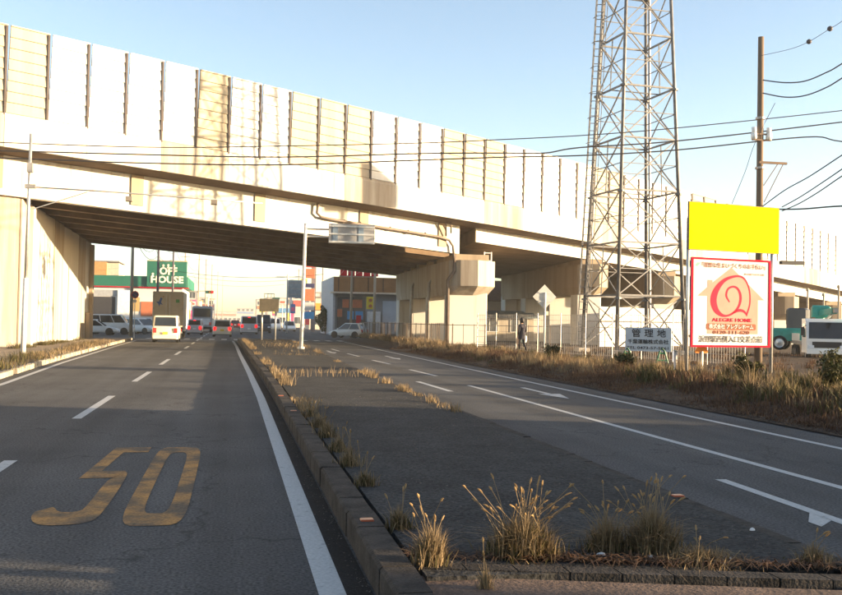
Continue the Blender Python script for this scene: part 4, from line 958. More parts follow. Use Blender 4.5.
far = [(-15,200,12,12,6.5,(.6,.5,.42),(.3,.25,.2),(.6,.1,.1),'red signed cream shop beyond the green roofed store'),
 (-14,236,9,10,5.5,(.62,.56,.5),(.4,.2,.15),(.65,.3,.06),'low cream shop with an orange sign on the left of the far street'),
 (-13,268,8,10,8.5,(.55,.45,.4),(.3,.3,.3),(.55,.08,.2),'three storey pinkish block on the left of the far street'),
 (-14,312,9,12,7,(.6,.55,.5),(.3,.2,.15),(.6,.45,.08),'cream shop with a yellow sign on the left of the far street'),
 (-13,365,9,12,9,(.5,.42,.38),(.3,.3,.3),(.6,.12,.08),'tall tan block on the left of the far street'),
 (-12,440,9,12,10,(.6,.5,.45),(.3,.2,.15),(.5,.1,.1),'farthest tan block on the left of the street'),
 (19,192,9,12,6,(.6,.52,.42),(.25,.22,.2),(.7,.3,.05),'cream shop with an orange sign behind the pylon sign'),
 (18,232,9,10,8,(.55,.5,.46),(.3,.3,.3),(.6,.1,.08),'cream block with a red sign on the right of the far street'),
 (17,286,9,10,6,(.5,.46,.42),(.3,.2,.15),(.1,.25,.45),'grey shop with a blue sign on the right of the far street'),
 (16,345,9,12,9,(.6,.52,.45),(.3,.3,.3),(.6,.4,.08),'tan block with a yellow sign on the right of the far street'),
 (15,430,10,12,10,(.55,.48,.42),(.3,.3,.3),(.5,.2,.1),'farthest block on the right of the street'),
 (-4,660,14,10,6,(.5,.45,.42),(.3,.3,.3),(.5,.2,.15),'low pale block left at the far end of the street'),
 (9,700,12,10,9,(.45,.42,.4),(.3,.3,.3),(.15,.25,.4),'taller pale block right at the far end of the street')]
for x,y,w_,d_,h_,a_,b_,c_,lab in far: far_shop('street_shop', lab, x,y,w_,d_,h_,a_,b_,c_,0)
# upright banners beside the far shops
bc = [(.7,.08,.08),(.75,.35,.05),(.7,.1,.25),(.75,.6,.1),(.1,.3,.55)]
for i,(x,y) in enumerate([(-8.6,190),(-8.7,198),(-8.6,214),(-8.8,226),(-8.7,246),(12.6,176),(12.4,186),(12.2,214),(11.8,226)]):
    side = 'left' if x < 0 else 'right'; k_ = i if x < 0 else i-5
    t = thing('street_banner', ('first second third fourth fifth'.split()[k_])+' upright shop banner along the %s of the far street'%side, 'banner', (x,y,0), 0, 'shop banners')
    q = MB(); q.tube([(0,0,0),(0,0,3.4)], .03, 6); q.build('pole', galv, t)
    q = MB(); q.box(.03,.75,-.015,.015,.9,3.3); q.build('cloth', pm('banner_%d'%(i%5), bc[i%5], .8), t)

cl = random.Random(9)
CC = [(.5,.1,.07),(.55,.3,.06),(.5,.45,.1),(.08,.16,.35),(.55,.54,.5),(.1,.3,.18),(.45,.08,.2)]
for i in range(18):
    lft = i < 9; k_ = i % 9; y = 158+k_*26+cl.uniform(-5,5); x = (-10.5 if lft else 10.6)+cl.uniform(-.8,.8); h_ = cl.uniform(4.5,8.5); w_ = cl.uniform(.8,1.8); hb = cl.uniform(1.0,2.4)
    t = thing('pole_sign', ('first second third fourth fifth sixth seventh eighth ninth'.split()[k_])+' shop pole sign along the %s of the far street'%('left' if lft else 'right'), 'sign', (x,y,0), 0, 'shop pole signs along the far street')
    q = MB(); q.tube([(0,0,0),(0,0,h_)], .07, 6); q.build('pole', galv_d, t)
    q = MB(); q.bbox(-w_/2,w_/2,-.12,.12,h_-hb,h_,.03); q.build('board', pm('clutter_%d'%(i%7), CC[i%7], .7), t)
    q = MB(); q.bbox(-w_*.36,w_*.36,-.14,-.119,h_-hb*.75,h_-hb*.35,.005); q.build('panel', pm('clutter_%d'%((i+3)%7), CC[(i+3)%7], .7), t)
# houses seen under the overpass, right of the nearest pier
def house(label, x, y, w_, d_, h_, rh_, rz=0.0, wall=(.5,.46,.4), roofc=(.16,.085,.05)):
    t = thing('house', label, 'house', (x,y,0), rz)
    q = MB(); q.box(-w_/2,w_/2,-d_/2,d_/2,-.1,h_); q.build('wall', pm('housewall_%s'%str(wall), wall, .85, var=.08, scale=.6), t)
    q = MB(); o_ = .5
    q.loft([[(-w_/2-o_,-d_/2-o_,h_),(0,-d_/2-o_,h_+rh_),(w_/2+o_,-d_/2-o_,h_)],[(-w_/2-o_,d_/2+o_,h_),(0,d_/2+o_,h_+rh_),(w_/2+o_,d_/2+o_,h_)]]) if False else q.loft([[(-w_/2-o_,-d_/2-o_,h_+.02),(-w_/2-o_,0,h_+rh_),(-w_/2-o_,d_/2+o_,h_+.02)],[(w_/2+o_,-d_/2-o_,h_+.02),(w_/2+o_,0,h_+rh_),(w_/2+o_,d_/2+o_,h_+.02)]])
    q.build('roof', pm('houseroof_%s'%str(roofc), roofc, .8, var=.15, scale=3), t)
    windows(t, [-w_*.25,w_*.25], [1.0]+([3.6] if h_ > 4.5 else []), -d_/2, 1.5, 1.2); return t
house('brown roofed house seen just right of the nearest pier', 26.6, 104, 7.5, 8, 4.0, 2.2)
house('small blue grey roofed outbuilding in front of the brown roofed house', 24.2, 90, 5.5, 5, 2.2, .7, wall=(.42,.36,.28), roofc=(.2,.27,.31))
ap = thing('apartment_block','pale green apartment block far behind the pier with small windows','apartment block',(46,160,0))
q = MB(); q.box(-4,4,0,10,-.1,10.5); q.build('wall', pm('apartment_green',(.36,.5,.45),.8,var=.08), ap)
windows(ap, [-2.6,0,2.6], [1.2,4.0,6.8], 0, 1.5, 1.4)
q = MB(); q.box(-4.2,4.2,-.2,10.2,10.5,10.9); q.build('roof', galv_d, ap)
upole((33.6,110,0), 11, 'utility pole between the nearest pier and the next one', 2, polec, .16, group='utility poles beyond the overpass on the right')

# buildings off to the right of the frame whose long shadows fall across the foreground
def block(label, x0, x1, y0, y1, h_, wall):
    t = thing('warehouse', label, 'warehouse', ((x0+x1)/2,(y0+y1)/2,0)); w_, d_ = (x1-x0)/2, (y1-y0)/2
    q = MB(); q.box(-w_,w_,-d_,d_,-.1,h_); q.build('wall', pm('warewall_%s'%str(wall), wall, .8, var=.08, scale=.4), t)
    q = MB(); q.bbox(-w_-.1,w_+.1,-d_-.05,d_+.05,h_,h_+.3,.05); q.build('roof', galv_d, t)
    for k in range(3):
        q = MB(); q.box(-w_-.03,-w_+.02,-d_+1+k*2*d_/3,-d_+1+k*2*d_/3+1.6,1.0,2.4); q.build('window', winm, t)
block('long warehouse right of the road beside the camera', 26, 38, -1.0, 6.9, 8.0, (.5,.48,.45))
block('second warehouse right of the road behind the camera', 26, 38, -30, -5.5, 8.0, (.45,.45,.44))
pb_ = thing('pole_billboard','tall billboard on a single pole right of the frame','billboard',(40.2,51.8,-.9),R(73))
q = MB(); q.tube([(0,.1,-.3),(0,.1,14.2)], .2, 10); q.build('pole', galv_d, pb_)
q = MB(); q.loft([[(-1.1,-.1,13.4),(1.1,-.1,13.4),(1.1,.1,13.4),(-1.1,.1,13.4)],[(-1.1,-.1,14.9),(1.1,-.1,14.9),(1.1,.1,14.9),(-1.1,.1,14.9)],[(-1.1,-.1,16.2),(-.4,-.1,16.2),(-.4,.1,16.2),(-1.1,.1,16.2)]]); q.build('board', signw, pb_)

# utility poles along the left of the far street
for px, y, h_, mt, lab in [(131,93,9.6,polec,'pale utility pole right behind the round no parking sign'),(157,118,12,poled,'left one of two dark utility poles above the box truck'),(172,148,13.5,poled,'right one of two dark utility poles above the box truck'),(184,180,14.2,polec,'slim utility pole above the right edge of the box truck'),(198,235,17,polec,'tall utility pole above the coach'),(205,296,19,polec,'second utility pole past the coach in the receding row'),(211,381,22,polec,'third utility pole past the coach in the receding row'),(217,480,24,polec,'fourth utility pole past the coach in the receding row'),(222,560,25,polec,'last utility pole in the receding row past the coach')]:
    P = at(px,320,y); upole((P.x,P.y,0), h_, lab, 2 if y > 100 else 1, mt, .17 if y < 200 else .2)
for px, y, h_, lab in [(374,111,9.0,'pale pole in front of the brown fascia shop'),(322,170,13,'utility pole right of the pylon sign'),(298,260,15,'utility pole behind the median sign pole'),(351,104,8.0,'grey pole beside the white estate car')]:
    P = at(px,320,y); upole((P.x,P.y,0), h_, lab, 1, polec, .15, group='utility poles beyond the overpass on the right')
for i,(z_,dx) in enumerate(((9.2,-.3),(10.3,.4),(8.4,0))):
    q = MB(); pts = []
    for a_,b_ in zip([93,118,148,180,235,296,381],[118,148,180,235,296,381,480]):
        for k in range(6):
            t_ = k/6; y = a_+(b_-a_)*t_; pts.append((-8.5+dx,y,z_*(1+(y-93)*.0018)-4*.9*t_*(1-t_)))
    q.tube(pts, .03, 5); tag(q.build('street_cable', cablem), ['lower','upper','lowest'][i]+' cable strung along the row of far utility poles', 'cable', 'overhead cables')
for i,(y,z_) in enumerate(((140,8.2),(190,9.5),(250,10.5))):
    q = MB(); q.tube([(-8.5+21*t_, y, z_-3*t_*(1-t_)) for t_ in [k/10 for k in range(11)]], .03, 5); tag(q.build('street_cable', cablem), ['nearest','second','farthest'][i]+' cable spanning the far street from side to side', 'cable', 'overhead cables')
tl = thing('traffic_light','red traffic light on an arm above the far street','traffic light',(-8.2,165,0))
q = MB(); q.tube([(0,0,0),(0,0,6.2)], .1, 8); q.build('pole', galv_d, tl)
q = MB(); q.tube([(0,0,6.0),(5.2,0,6.2)], .06, 8); q.build('arm', galv_d, tl)
q = MB(); q.bbox(3.9,5.2,-.15,.1,5.75,6.2,.05); hd = q.build('housing', blackp, tl)
for k,mt in enumerate((pm('lens_green',(.02,.12,.1),.3),pm('lens_amber',(.2,.12,.02),.3),redl)):
    q = MB(); q.disc((4.12+k*.43,-.155,5.97),(0,-1,0),.16,.02,12); q.build('lens', mt, hd)

# ------------------------------------------------------------------ a woman walking along the fence
skinm = pm('skin',(.42,.25,.17),.6,var=.05); jack = pm('dark_jacket',(.022,.02,.03),.85,var=.2,scale=8); trou = pm('dark_trousers',(.03,.028,.032),.85,var=.2); shoem = pm('shoes',(.03,.02,.018),.5)
PX = at(522,340,46.3)
per = thing('person','person in a dark jacket walking by the fence with a pale bag','person',(PX.x,PX.y,vz(PX.x,PX.y)),R(20))
J = {'pel':(0,0,.88,.135),'wst':(0,0,1.02,.125),'chs':(0,.01,1.22,.15),'nck':(0,.02,1.38,.065),'hd0':(0,.03,1.45,.075),'hd1':(0,.04,1.55,.092),'hd2':(0,.03,1.64,.06),
 'shl':(-.16,.01,1.32,.065),'ell':(-.22,-.06,1.08,.05),'wrl':(-.20,.06,.87,.034),'hal':(-.2,.1,.80,.035),'shr':(.16,.01,1.32,.065),'elr':(.23,-.02,1.09,.05),'wrr':(.25,.14,.95,.034),'har':(.25,.19,.91,.035),
 'hpl':(-.09,0,.82,.10),'knl':(-.10,.12,.47,.065),'anl':(-.10,.06,.09,.042),'tol':(-.11,.2,.045,.036),'hpr':(.09,0,.82,.10),'knr':(.10,-.02,.46,.065),'anr':(.10,-.26,.11,.042),'tor':(.11,-.13,.045,.036)}
E_ = [('pel','wst'),('wst','chs'),('chs','nck'),('nck','hd0'),('hd0','hd1'),('hd1','hd2'),('chs','shl'),('shl','ell'),('ell','wrl'),('wrl','hal'),('chs','shr'),('shr','elr'),('elr','wrr'),('wrr','har'),('pel','hpl'),('hpl','knl'),('knl','anl'),('anl','tol'),('pel','hpr'),('hpr','knr'),('knr','anr'),('anr','tor')]
for sd_, wr in (('l','hal'),('r','har')):           # five fingers on each hand
    hx, hy, hz_, _ = J[wr]
    for k in range(4):
        a_, b_ = 'f%s%d'%(sd_,k), 'g%s%d'%(sd_,k); yy = hy-.025+k*.018
        J[a_] = (hx,yy+.012,hz_-.055,.0095); J[b_] = (hx+(.02 if sd_ == 'l' else -.02),yy+.015,hz_-.09+.006*abs(k-1.5),.008); E_ += [(wr,a_),(a_,b_)]
    a_ = 't%s'%sd_; J[a_] = (hx+(.03 if sd_ == 'l' else -.03),hy+.04,hz_-.03,.0105); E_.append((wr,a_))
keys = list(J); me = bpy.data.meshes.new('body'); me.from_pydata([J[k][:3] for k in keys],[(keys.index(a_),keys.index(b_)) for a_,b_ in E_],[])
tmp = bpy.data.objects.new('body_tmp', me); COL.objects.link(tmp)
sk = tmp.modifiers.new('skin','SKIN'); tmp.modifiers.new('sub','SUBSURF').levels = 1
for i,k in enumerate(keys): me.skin_vertices[0].data[i].radius = (J[k][3]*1.05,J[k][3]*.95); me.skin_vertices[0].data[i].use_root = (k == 'pel')
bpy.context.view_layer.update()
bme = bpy.data.meshes.new_from_object(tmp.evaluated_get(bpy.context.evaluated_depsgraph_get())); bpy.data.objects.remove(tmp)
bme.materials.clear()
for mt in (skinm,jack,trou,shoem): bme.materials.append(mt)
for p in bme.polygons:
    c_ = p.center; p.use_smooth = True
    p.material_index = 0 if c_.z > 1.40 or (abs(c_.x) > .15 and c_.z < .93 and c_.y > .03) else 3 if c_.z < .1 else 2 if c_.z < .84 else 1
bo = bpy.data.objects.new('body', bme); COL.objects.link(bo); bo.parent = per
q = MB(); cz = 1.565
q.loft([[(.105*math.cos(t)*r_, .015+.115*math.sin(t)*r_, cz+z_) for t in [2*math.pi*j/12 for j in range(12)]] for r_,z_ in ((.75,-.14),(.98,-.06),(1.02,.03),(.85,.1),(.45,.135))]); q.build('hair', pm('black_hair',(.015,.011,.01),.6), per, True)
for x_ in (-.032,.032):
    q = MB(); q.bbox(x_-.012,x_+.012,.122,.134,1.55,1.565,.003); q.build('eye', blackp, per)
q = MB(); q.loft([[(-.014,.12,1.515),(.014,.12,1.515),(0,.15,1.52)],[(-.006,.125,1.56),(.006,.125,1.56),(0,.13,1.56)]]); q.build('nose', skinm, per)
q = MB(); q.box(-.022,.022,.118,.128,1.485,1.492); q.build('mouth', pm('lips',(.3,.08,.07),.6), per)
# coat skirt over the hips
q = MB(); q.loft([[(.175*r_*math.cos(t),.01+.14*r_*math.sin(t),z_) for t in [2*math.pi*j/14 for j in range(14)]] for r_,z_ in ((1.12,.66),(1.05,.85),(.92,1.03),(1.06,1.22))], False, False); q.build('coat', jack, per, True)
bg = thing('shopping_bag','pale shopping bag carried by the walking person','bag',per.matrix_basis @ Vector((.27,.22,.5)),R(20))
q = MB(); q.loft([[(-.12*k_,-.07,z_),(.12*k_,-.07,z_),(.12*k_,.07,z_),(-.12*k_,.07,z_)] for k_,z_ in ((.85,0),(1.15,.12),(1.05,.28),(.9,.32))]); q.build('sack', pm('bag_mint',(.62,.72,.66),.7), bg)
for y_ in (-.05,.05):
    q = MB(); q.tube([(-.06,y_,.3),(-.04,y_*.4,.4),(.04,y_*.4,.4),(.06,y_,.3)], .01, 5); q.build('handle', MATS['bag_mint'], bg)

# ------------------------------------------------------------------ grass and weeds
def blades(name, base, hgt, wid, lean, mat, parent=None, seed=1, tints=None, droop=1.0):
    """base Nx3, hgt/wid/lean N: curved two-segment blades in random directions, one mesh"""
    rg = np.random.default_rng(seed); N_ = len(base); a_ = rg.uniform(0,2*np.pi,N_); d = np.stack([np.cos(a_),np.sin(a_),np.zeros(N_)],1)
    wv = np.stack([-np.sin(a_+rg.uniform(-1,1,N_)),np.cos(a_),np.zeros(N_)],1)*wid[:,None]/2
    zz = np.array([0,0,1.0])
    m1 = base+d*(lean*.35*hgt)[:,None]+zz*(hgt*.55)[:,None]; m2 = base+d*(lean*hgt*droop)[:,None]+zz*(hgt*(1-.3*lean))[:,None]
    V = np.stack([base-wv,base+wv,m1+wv*.8,m1-wv*.8,m2],1).reshape(-1,3)
    o5 = np.arange(N_)*5
    lo = np.concatenate([np.stack([o5,o5+1,o5+2,o5+3],1).ravel(), np.stack([o5+3,o5+2,o5+4],1).ravel()])
    me = bpy.data.meshes.new(name); me.vertices.add(len(V)); me.vertices.foreach_set('co', V.astype(np.float32).ravel())
    me.loops.add(len(lo)); me.loops.foreach_set('vertex_index', lo.astype(np.int32)); me.polygons.add(2*N_)
    me.polygons.foreach_set('loop_start', np.concatenate([np.arange(N_)*4, N_*4+np.arange(N_)*3]).astype(np.int32))
    at_ = me.attributes.new('tint','FLOAT','POINT'); tv = np.repeat(tints if tints is not None else rg.uniform(0,1,N_),5); at_.data.foreach_set('value', tv.astype(np.float32))
    me.update(calc_edges=True); me.validate(); me.materials.append(mat)
    o = bpy.data.objects.new(name, me); COL.objects.link(o)
    if parent is not None: o.parent = parent; o['kind'] = 'stuff'
    return o
dry = foliage('dry_grass',(.285,.21,.12),(.15,.105,.06)); dryr = foliage('dry_red_grass',(.15,.085,.045),(.075,.04,.025),trans=.12); green = foliage('green_weed',(.05,.05,.018),(.10,.075,.03),trans=.15); seedm = foliage('seed_head',(.42,.29,.14),(.26,.16,.075),trans=.25)  # red and green grass darkened in colour so the verge reads as shaded
def scatter(n, fn, seed):
    rg = np.random.default_rng(seed); return np.array([fn(rg) for _ in range(n)])
# verge: dry reddish grass low on the bank, taller golden and green weeds behind
def vb(rg, x0, x1, y0, y1, p=1.0):
    y = y0+(y1-y0)*rg.random()**p; x = x0+(x1-x0)*rg.random(); return (x,y,vz(x,y)-.02)
def patch(B_, sc_, seed):     # slow variation in 0..1 over the ground
    rg = np.random.default_rng(seed); v = np.zeros(len(B_))
    for k in range(5):
        a_, b_ = rg.normal(0,sc_,2); v += np.sin(B_[:,0]*a_+B_[:,1]*b_+rg.uniform(0,6))
    return .5+.5*np.tanh(v*.8)
def tufts(name, label, n, x0, x1, y0, y1, h0, h1, w_, lean, mat, seed, p=1.0, per=(25,80), rad=.3, hfn=None):
    rg = np.random.default_rng(seed); B_ = []; H_ = []; T_ = []
    for k in range(n):
        x = x0+(x1-x0)*rg.random(); y = y0+(y1-y0)*rg.random()**p
        if math.sin(x*.9+y*.33+seed)+math.sin(y*.71-x*.5)+.9 < rg.uniform(-.6,.8): continue
        hh = (h0+(h1-h0)*rg.random()**1.8)*(hfn(x,y) if hfn else 1); m_ = int(rg.integers(*per)); r_ = rad*rg.uniform(.4,1.3); tt = rg.random()
        xx = np.maximum(x+rg.normal(0,r_*.5,m_), 9.62+.25*rg.random()); yy = y+rg.normal(0,r_*.6,m_)
        B_ += [(a_,b_,vz(a_,b_)-.02) for a_,b_ in zip(xx,yy)]; H_ += list(hh*(.35+.75*rg.random(m_))); T_ += list(np.clip(tt+rg.normal(0,.25,m_),0,1))
    B_ = np.array(B_); H_ = np.array(H_); k_ = len(B_)
    return tag(blades(name, B_, H_, w_*(.5+rg.random(k_)), lean*(.15+1.3*rg.random(k_)**1.5), mat, None, seed+2, np.array(T_)), label, 'grass', kind='stuff')
edge_h = lambda x,y: min(1,max(.5,(x-9.4)/1.4))
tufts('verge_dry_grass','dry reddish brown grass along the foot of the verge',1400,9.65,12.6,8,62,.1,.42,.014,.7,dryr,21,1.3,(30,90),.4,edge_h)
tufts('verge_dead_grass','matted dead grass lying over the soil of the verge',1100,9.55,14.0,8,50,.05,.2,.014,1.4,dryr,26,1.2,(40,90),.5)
tufts('verge_straw','golden straw grass standing along the verge by the fence',380,10.6,13.6,30,64,.15,.58,.012,.4,dry,31,1.0,(40,110),.28,edge_h)
tufts('verge_straw','straw stalks on the near part of the verge below the billboard',120,11.0,14.5,13,31,.25,.8,.012,.4,dry,36,1.0,(20,70),.25,edge_h)
tufts('verge_weeds','green weeds growing among the verge grass',190,10.4,14.5,14,62,.12,.5,.03,.6,green,41,1.3,(20,60),.3,edge_h)
tufts('verge_bush_weeds','tall dark green weeds at the right end of the verge',200,10.8,17.0,13,28,.15,.55,.03,.6,green,51,1.0,(40,110),.4,edge_h)
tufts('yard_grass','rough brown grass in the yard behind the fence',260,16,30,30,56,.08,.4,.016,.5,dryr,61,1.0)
def leafy(name, label, x, y, h_, r_, n, mat, seed):
    t = thing(name, label, 'shrub', (x,y,vz(x,y)-.03), 0, 'wild shrubs on the verge'); rg = np.random.default_rng(seed)
    q = MB()
    st = []
    for k in range(7):
        a_ = rg.uniform(0,6.28); d = Vector((math.cos(a_),math.sin(a_),0))*r_*rg.uniform(.3,.9); top = d+Vector((0,0,h_*rg.uniform(.6,1.05))); st.append(top); q.tube([(0,0,0),d*.35+Vector((0,0,top.z*.55)),top], .012, 4, r1=.004)
    q.build('stems', polec, t)['kind'] = 'stuff'
    B_ = []
    for k in range(n):
        p_ = st[int(rg.integers(7))]; f_ = rg.random()**.5; B_.append((p_.x*f_*f_+rg.normal(0,.09),p_.y*f_*f_+rg.normal(0,.09),p_.z*f_+rg.normal(0,.05)))
    blades('leaves', np.array(B_), .05+.07*rg.random(n), .035+.03*rg.random(n), .6+1.2*rg.random(n), mat, t, seed+1, droop=1.1); return t
olive = foliage('shrub_olive',(.035,.045,.014),(.10,.085,.03),trans=.12)
SH = [(13.4,20.5,.75,.45,'dark shrub at the right edge of the verge, nearest to the road'),(15.4,23.5,.8,.5,'dark shrub in front of the crane truck'),(13.6,24.8,.65,.4,'olive shrub just right of the right billboard post'),(12.4,30.2,.45,.35,'small olive shrub left of the left billboard post'),(12.6,38.5,.5,.35,'olive shrub left of the white notice')]
for i,(x,y,h_,r_,lab) in enumerate(SH): leafy('wild_shrub', lab, x,y,h_,r_,900,olive,700+i*7)

def seeds(name, tips, dirs, L_, r_, mat, parent, seed):
    q = MB(); rg = random.Random(seed)
    for P, D in zip(tips, dirs):
        D = D.normalized(); a_ = D.cross(Vector((0,0,1))); a_ = a_.normalized() if a_.length > .01 else Vector((1,0,0)); b_ = a_.cross(D); l = L_*rg.uniform(.7,1.2)
        rings = []
        for f_, rr in ((0,.25),(.2,.9),(.5,1),(.8,.75),(1,.15)):
            c_ = P+D*l*f_-Vector((0,0,1))*(.25*l*f_*f_); rings.append([c_+(a_*math.cos(t)+b_*math.sin(t))*r_*rr*rg.uniform(.8,1.25) for t in [2*math.pi*j/6 for j in range(6)]])
        q.loft(rings)
    o = q.build(name, mat, parent); at_ = o.data.attributes.new('tint','FLOAT','POINT'); at_.data.foreach_set('value', np.random.default_rng(seed).uniform(0,1,len(o.data.vertices)).astype(np.float32)); return o
def weed_clump(label, x, y, z, n, h_, sp, ns, seed, g_=.25, lean=.45):
    t = thing('weed_clump', label, 'weed', (x,y,z), 0, 'weed clumps on the median')
    rg = np.random.default_rng(seed); r_ = np.abs(rg.normal(0,sp*.55,n)); a_ = rg.uniform(0,6.28,n)
    B_ = np.stack([r_*np.cos(a_),r_*np.sin(a_)*.8,np.full(n,-.02)],1); H_ = h_*(.35+.65*rg.random(n))*(1-.5*np.clip(r_/(sp*1.6),0,1))
    ng = int(n*g_)
    blades('blades', B_[ng:], H_[ng:], .004+.006*rg.random(n-ng)**2, lean*(.1+1.9*rg.random(n-ng)**2.2), dry, t, seed+1)
    if ng: blades('green_leaves', B_[:ng], H_[:ng]*.85, .007+.008*rg.random(ng), lean*(.3+rg.random(ng)), green, t, seed+2)
    q = MB(); tips = []; dirs = []
    for k in range(ns):
        a = rg.uniform(0,6.28); l = rg.uniform(.1,.75)*lean*1.4; hh = h_*rg.uniform(.75,1.3); p0 = Vector((rg.normal(0,sp*.3),rg.normal(0,sp*.3),0)); d = Vector((math.cos(a),math.sin(a),0))
        pts = [p0+d*(l*hh*f_*f_)+Vector((0,0,hh*f_*(1-.12*l*f_))) for f_ in (0,.35,.7,1)]
        q.tube(pts, .0022, 4); tips.append(pts[-1]); dirs.append(pts[-1]-pts[-2])
    if ns:
        st_ = q.build('stalks', dry, t); at_ = st_.data.attributes.new('tint','FLOAT','POINT'); at_.data.foreach_set('value', np.full(len(st_.data.vertices),.3,np.float32))
        seeds('seed_heads', tips, dirs, .06, .007, seedm, t, seed+3)['kind'] = 'stuff'; st_['kind'] = 'stuff'
    return t
weed_clump('large golden foxtail clump with many seed heads by the near edge', 1.93,6.42,.165, 2300,.38,.21,46,101,.35,.75)
weed_clump('upright golden clump beside the kerb at the near corner', 1.27,6.22,.165, 700,.36,.1,9,111,.1,.5)
weed_clump('thin pale clump right of the large foxtail clump', 2.55,6.5,.165, 700,.34,.17,16,121,.2,.75)
weed_clump('feathery brown clump with tall stalks toward the right of the near edge', 2.85,6.45,.165, 1300,.40,.2,26,131,.12,.7)
weed_clump('low tangled dry clump spreading along the near edge', 3.05,6.15,.165, 1100,.16,.32,4,141,.08,1.5)
weed_clump('small brown tuft at the right corner of the median', 3.78,6.0,.165, 300,.20,.12,3,151,.05,.8)
weed_clump('small straw tuft below the upright clump at the frame edge', 1.5,5.75,.14, 120,.2,.05,2,161,0,.3)
weed_clump('dark tuft behind the kerb next to the orange reflector', 1.25,7.35,.165, 300,.26,.1,3,171,.35,.5)
weed_clump('dark tuft behind the kerb, second from the near corner', 1.25,9.3,.165, 320,.24,.12,3,181,.4,.5)
for i,(y,h_) in enumerate(((10.6,.3),(11.8,.26),(13.2,.32),(14.4,.3),(16,.22))):
    weed_clump(['third','fourth','fifth','sixth','seventh'][i]+' kerbside tuft from the near corner of the median', 1.26,y,.165, 300,h_,.16,4,200+10*i,.25,.45)
def kerb_tufts(name, label, fx, y0, y1, n, seed, h0=.1, h1=.4, mat=dry, wd=.012, cl=.5, z=.165, sx=.12, lo=lambda v:-99, hi=lambda v:99):
    rg = np.random.default_rng(seed); B_ = []; H_ = []
    y = y0
    while y < y1:
        k = int(rg.integers(30,120)); hh = rg.uniform(h0,h1); s_ = rg.uniform(.08,.3)
        yy = y+rg.normal(0,s_,k); B_ += [(float(np.clip(fx(v)+rg.normal(0,sx),lo(v),hi(v))),v,z-.01) for v in yy]; H_ += list(hh*(.4+.7*rg.random(k))); y += rg.exponential(cl)
    B_ = np.array(B_); H_ = np.array(H_)
    return tag(blades(name, B_, H_, wd*(.6+.8*rg.random(len(B_))), .5*(.3+rg.random(len(B_))), mat, None, seed+1), label, 'grass', kind='stuff')
kerb_tufts('kerb_weeds','golden weeds growing along the left kerb of the median', lambda y: medL(y)+.33, 17, 76, 0, 301, .1,.36, cl=1.2, lo=lambda v: medL(v)+.24, hi=lambda v: medR(v)-.15)
kerb_tufts('kerb_weeds','golden weeds growing along the right kerb of the median', lambda y: medR(y)-.22, 17, 76, 0, 311, .08,.3, cl=2.2, sx=.06)
kerb_tufts('median_weeds','dry weeds across the middle of the median', lambda y: 2.4, 27.5, 30.5, 0, 321, .15,.4, cl=1.9, sx=.9, lo=lambda v: medL(v)+.24, hi=lambda v: medR(v)-.15)
kerb_tufts('median_weeds','dry weeds round the foot of the white sign pole', lambda y: 3.0, 44, 75, 0, 331, .08,.28, cl=2.6, sx=.7, lo=lambda v: medL(v)+.24, hi=lambda v: medR(v)-.15)
tl_rg = np.random.default_rng(77); n_ = 1100
B_ = np.stack([np.clip(tl_rg.normal(2.6,.9,n_),1.2,4.0), np.zeros(n_), np.full(n_,.172)],1); B_[:,1] = 6.42-.24*(B_[:,0]-1.2)+np.abs(tl_rg.normal(0,.09,n_))
tag(blades('dead_stalks', B_, .02+.05*tl_rg.random(n_), .006+.01*tl_rg.random(n_), 1.5+3*tl_rg.random(n_), dryr, None, 78), 'matted dead stalks and leaf litter along the near edge of the median', 'grass', kind='stuff')
kerb_tufts('pavement_weeds','golden and green weeds along the left pavement kerb', lambda y: kx(y)-.55, 24, 66, 0, 351, .12,.45, cl=1.1, z=.12, sx=.28, wd=.016)
kerb_tufts('pavement_green_weeds','green weeds on the left pavement', lambda y: kx(y)-.8, 26, 60, 0, 361, .15,.45, mat=green, cl=1.6, z=.12, sx=.35, wd=.02)
kerb_tufts('abutment_weeds','low weeds along the foot of the abutment wall', lambda y: -10.0, 50, 70, 0, 371, .15,.4, mat=green, cl=1.6, z=.12, sx=.2, wd=.02)
kerb_tufts('fence_weeds','weeds along the foot of the picket fence', lambda y: 12.5, 60, 96, 0, 381, .3,.7, cl=.4, z=.2, sx=.3, wd=.02)
def gravel(name, label, n, fn, seed, s0, s1, mat):
    rg = np.random.default_rng(seed); V = []; F_ = []
    for k in range(n):
        x,y,z = fn(rg); r_ = s0+(s1-s0)*rg.random()**3; b_ = len(V); a0 = rg.uniform(0,6.28)
        V += [(x+r_*math.cos(a0+j*1.5708)*rg.uniform(.7,1.2),y+r_*math.sin(a0+j*1.5708)*rg.uniform(.7,1.2),z+r_*rg.uniform(0,.3)) for j in range(4)]+[(x,y,z+r_*rg.uniform(.6,1.0))]
        F_ += [(b_+j,b_+(j+1)%4,b_+4) for j in range(4)]
    q = MB(); q.add(V,F_); return tag(q.build(name, mat), label, 'gravel', kind='stuff')
gravel('median_grit','loose grit and small stones scattered over the median asphalt',3200,lambda rg: (rg.uniform(1.25,3.9),6.3+14*rg.random()**1.8,.164),91,.004,.017,pm('grit',(.10,.088,.078),.9,var=.5,scale=14))
gravel('gutter_grit','grit gathered in the gutter along the median kerb',1000,lambda rg: (.90-abs(rg.normal(0,.06)),4+16*rg.random()**1.5,.001),92,.003,.012,MATS['grit'])
gravel('verge_grit','grit and clods along the edge of the verge',2500,lambda rg: (9.45+abs(rg.normal(0,.25)),10+34*rg.random(),.03),93,.01,.05,soil)
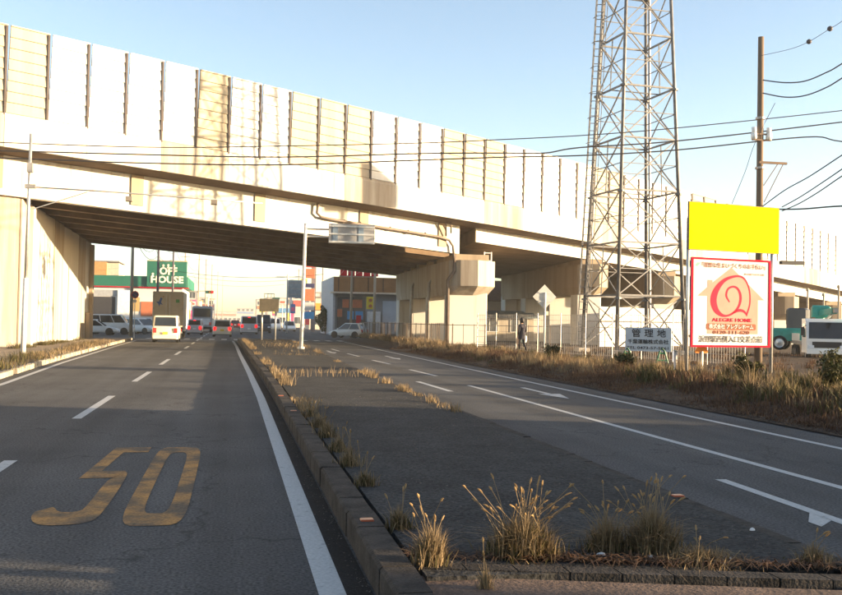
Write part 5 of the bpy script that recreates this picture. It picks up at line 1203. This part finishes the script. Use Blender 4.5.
# bits of litter on the near edge of the median
lit_w = pm('litter_white',(.6,.6,.6),.7)
for i,(x,y,lab) in enumerate(((2.45,6.35,'tiny white scrap of litter below the large foxtail clump'),(2.75,6.25,'white scrap of litter under the feathery clump'),(3.25,6.15,'white scrap of litter by the low tangled clump'),(3.9,7.0,'flat pale chip on the right kerb of the median'))):
    q = MB(); q.loft([[(.03*math.cos(t)*k_*(1+.3*math.sin(3*t+i)),.02*math.sin(t)*k_,z_) for t in [2*math.pi*j/7 for j in range(7)]] for k_,z_ in ((1,0),(.8,.012),(.3,.018))]); tag(q.build('litter', lit_w, None, loc=(x,y,.172),rz=i*1.3), lab, 'litter', 'litter on the median')
# dark shrub by the right-hand shops
sh = thing('shrub','dark rounded shrub beside the pylon sign','shrub',at(325,336,128)*1.0); sh.location.z = 0
rg = np.random.default_rng(5); n = 2600; v = rg.normal(0,1,(n,3)); v /= np.linalg.norm(v,axis=1)[:,None]; rr = rg.random(n)**.4
B_ = v*rr[:,None]*np.array([1.1,1.1,1.5])*(1+.25*np.sin(v[:,:1]*5+v[:,2:]*4))+np.array([0,0,1.9]); blades('crown', B_, .12+.14*rg.random(n), .09+.05*rg.random(n), rg.random(n)*1.2, foliage('shrub_leaf',(.03,.05,.018),(.06,.075,.02)), sh, 6)
q = MB(); q.tube([(0,0,-.1),(.05,0,.7),(0,.05,1.5)], .09, 7, r1=.05); q.build('trunk', polec, sh)

# ------------------------------------------------------------------ evening haze over the street
q = MB(); q.box(-420,420,-60,1100,-1.2,30); hz_o = q.build('haze', None); hz_o.data.materials.clear()
hm = bpy.data.materials.new('haze_air'); hm.use_nodes = True; t_ = hm.node_tree
for n_ in list(t_.nodes):
    if n_.type == 'BSDF_PRINCIPLED': t_.nodes.remove(n_)
pv = t_.nodes.new('ShaderNodeVolumePrincipled'); pv.inputs['Color'].default_value = (.95,.94,.92,1); pv.inputs['Density'].default_value = .0004; pv.inputs['Anisotropy'].default_value = 0.0
t_.links.new(pv.outputs[0], t_.nodes['Material Output'].inputs['Volume']); hz_o.data.materials.append(hm); tag(hz_o, 'thin evening haze over the road and the far street', 'haze', kind='stuff')
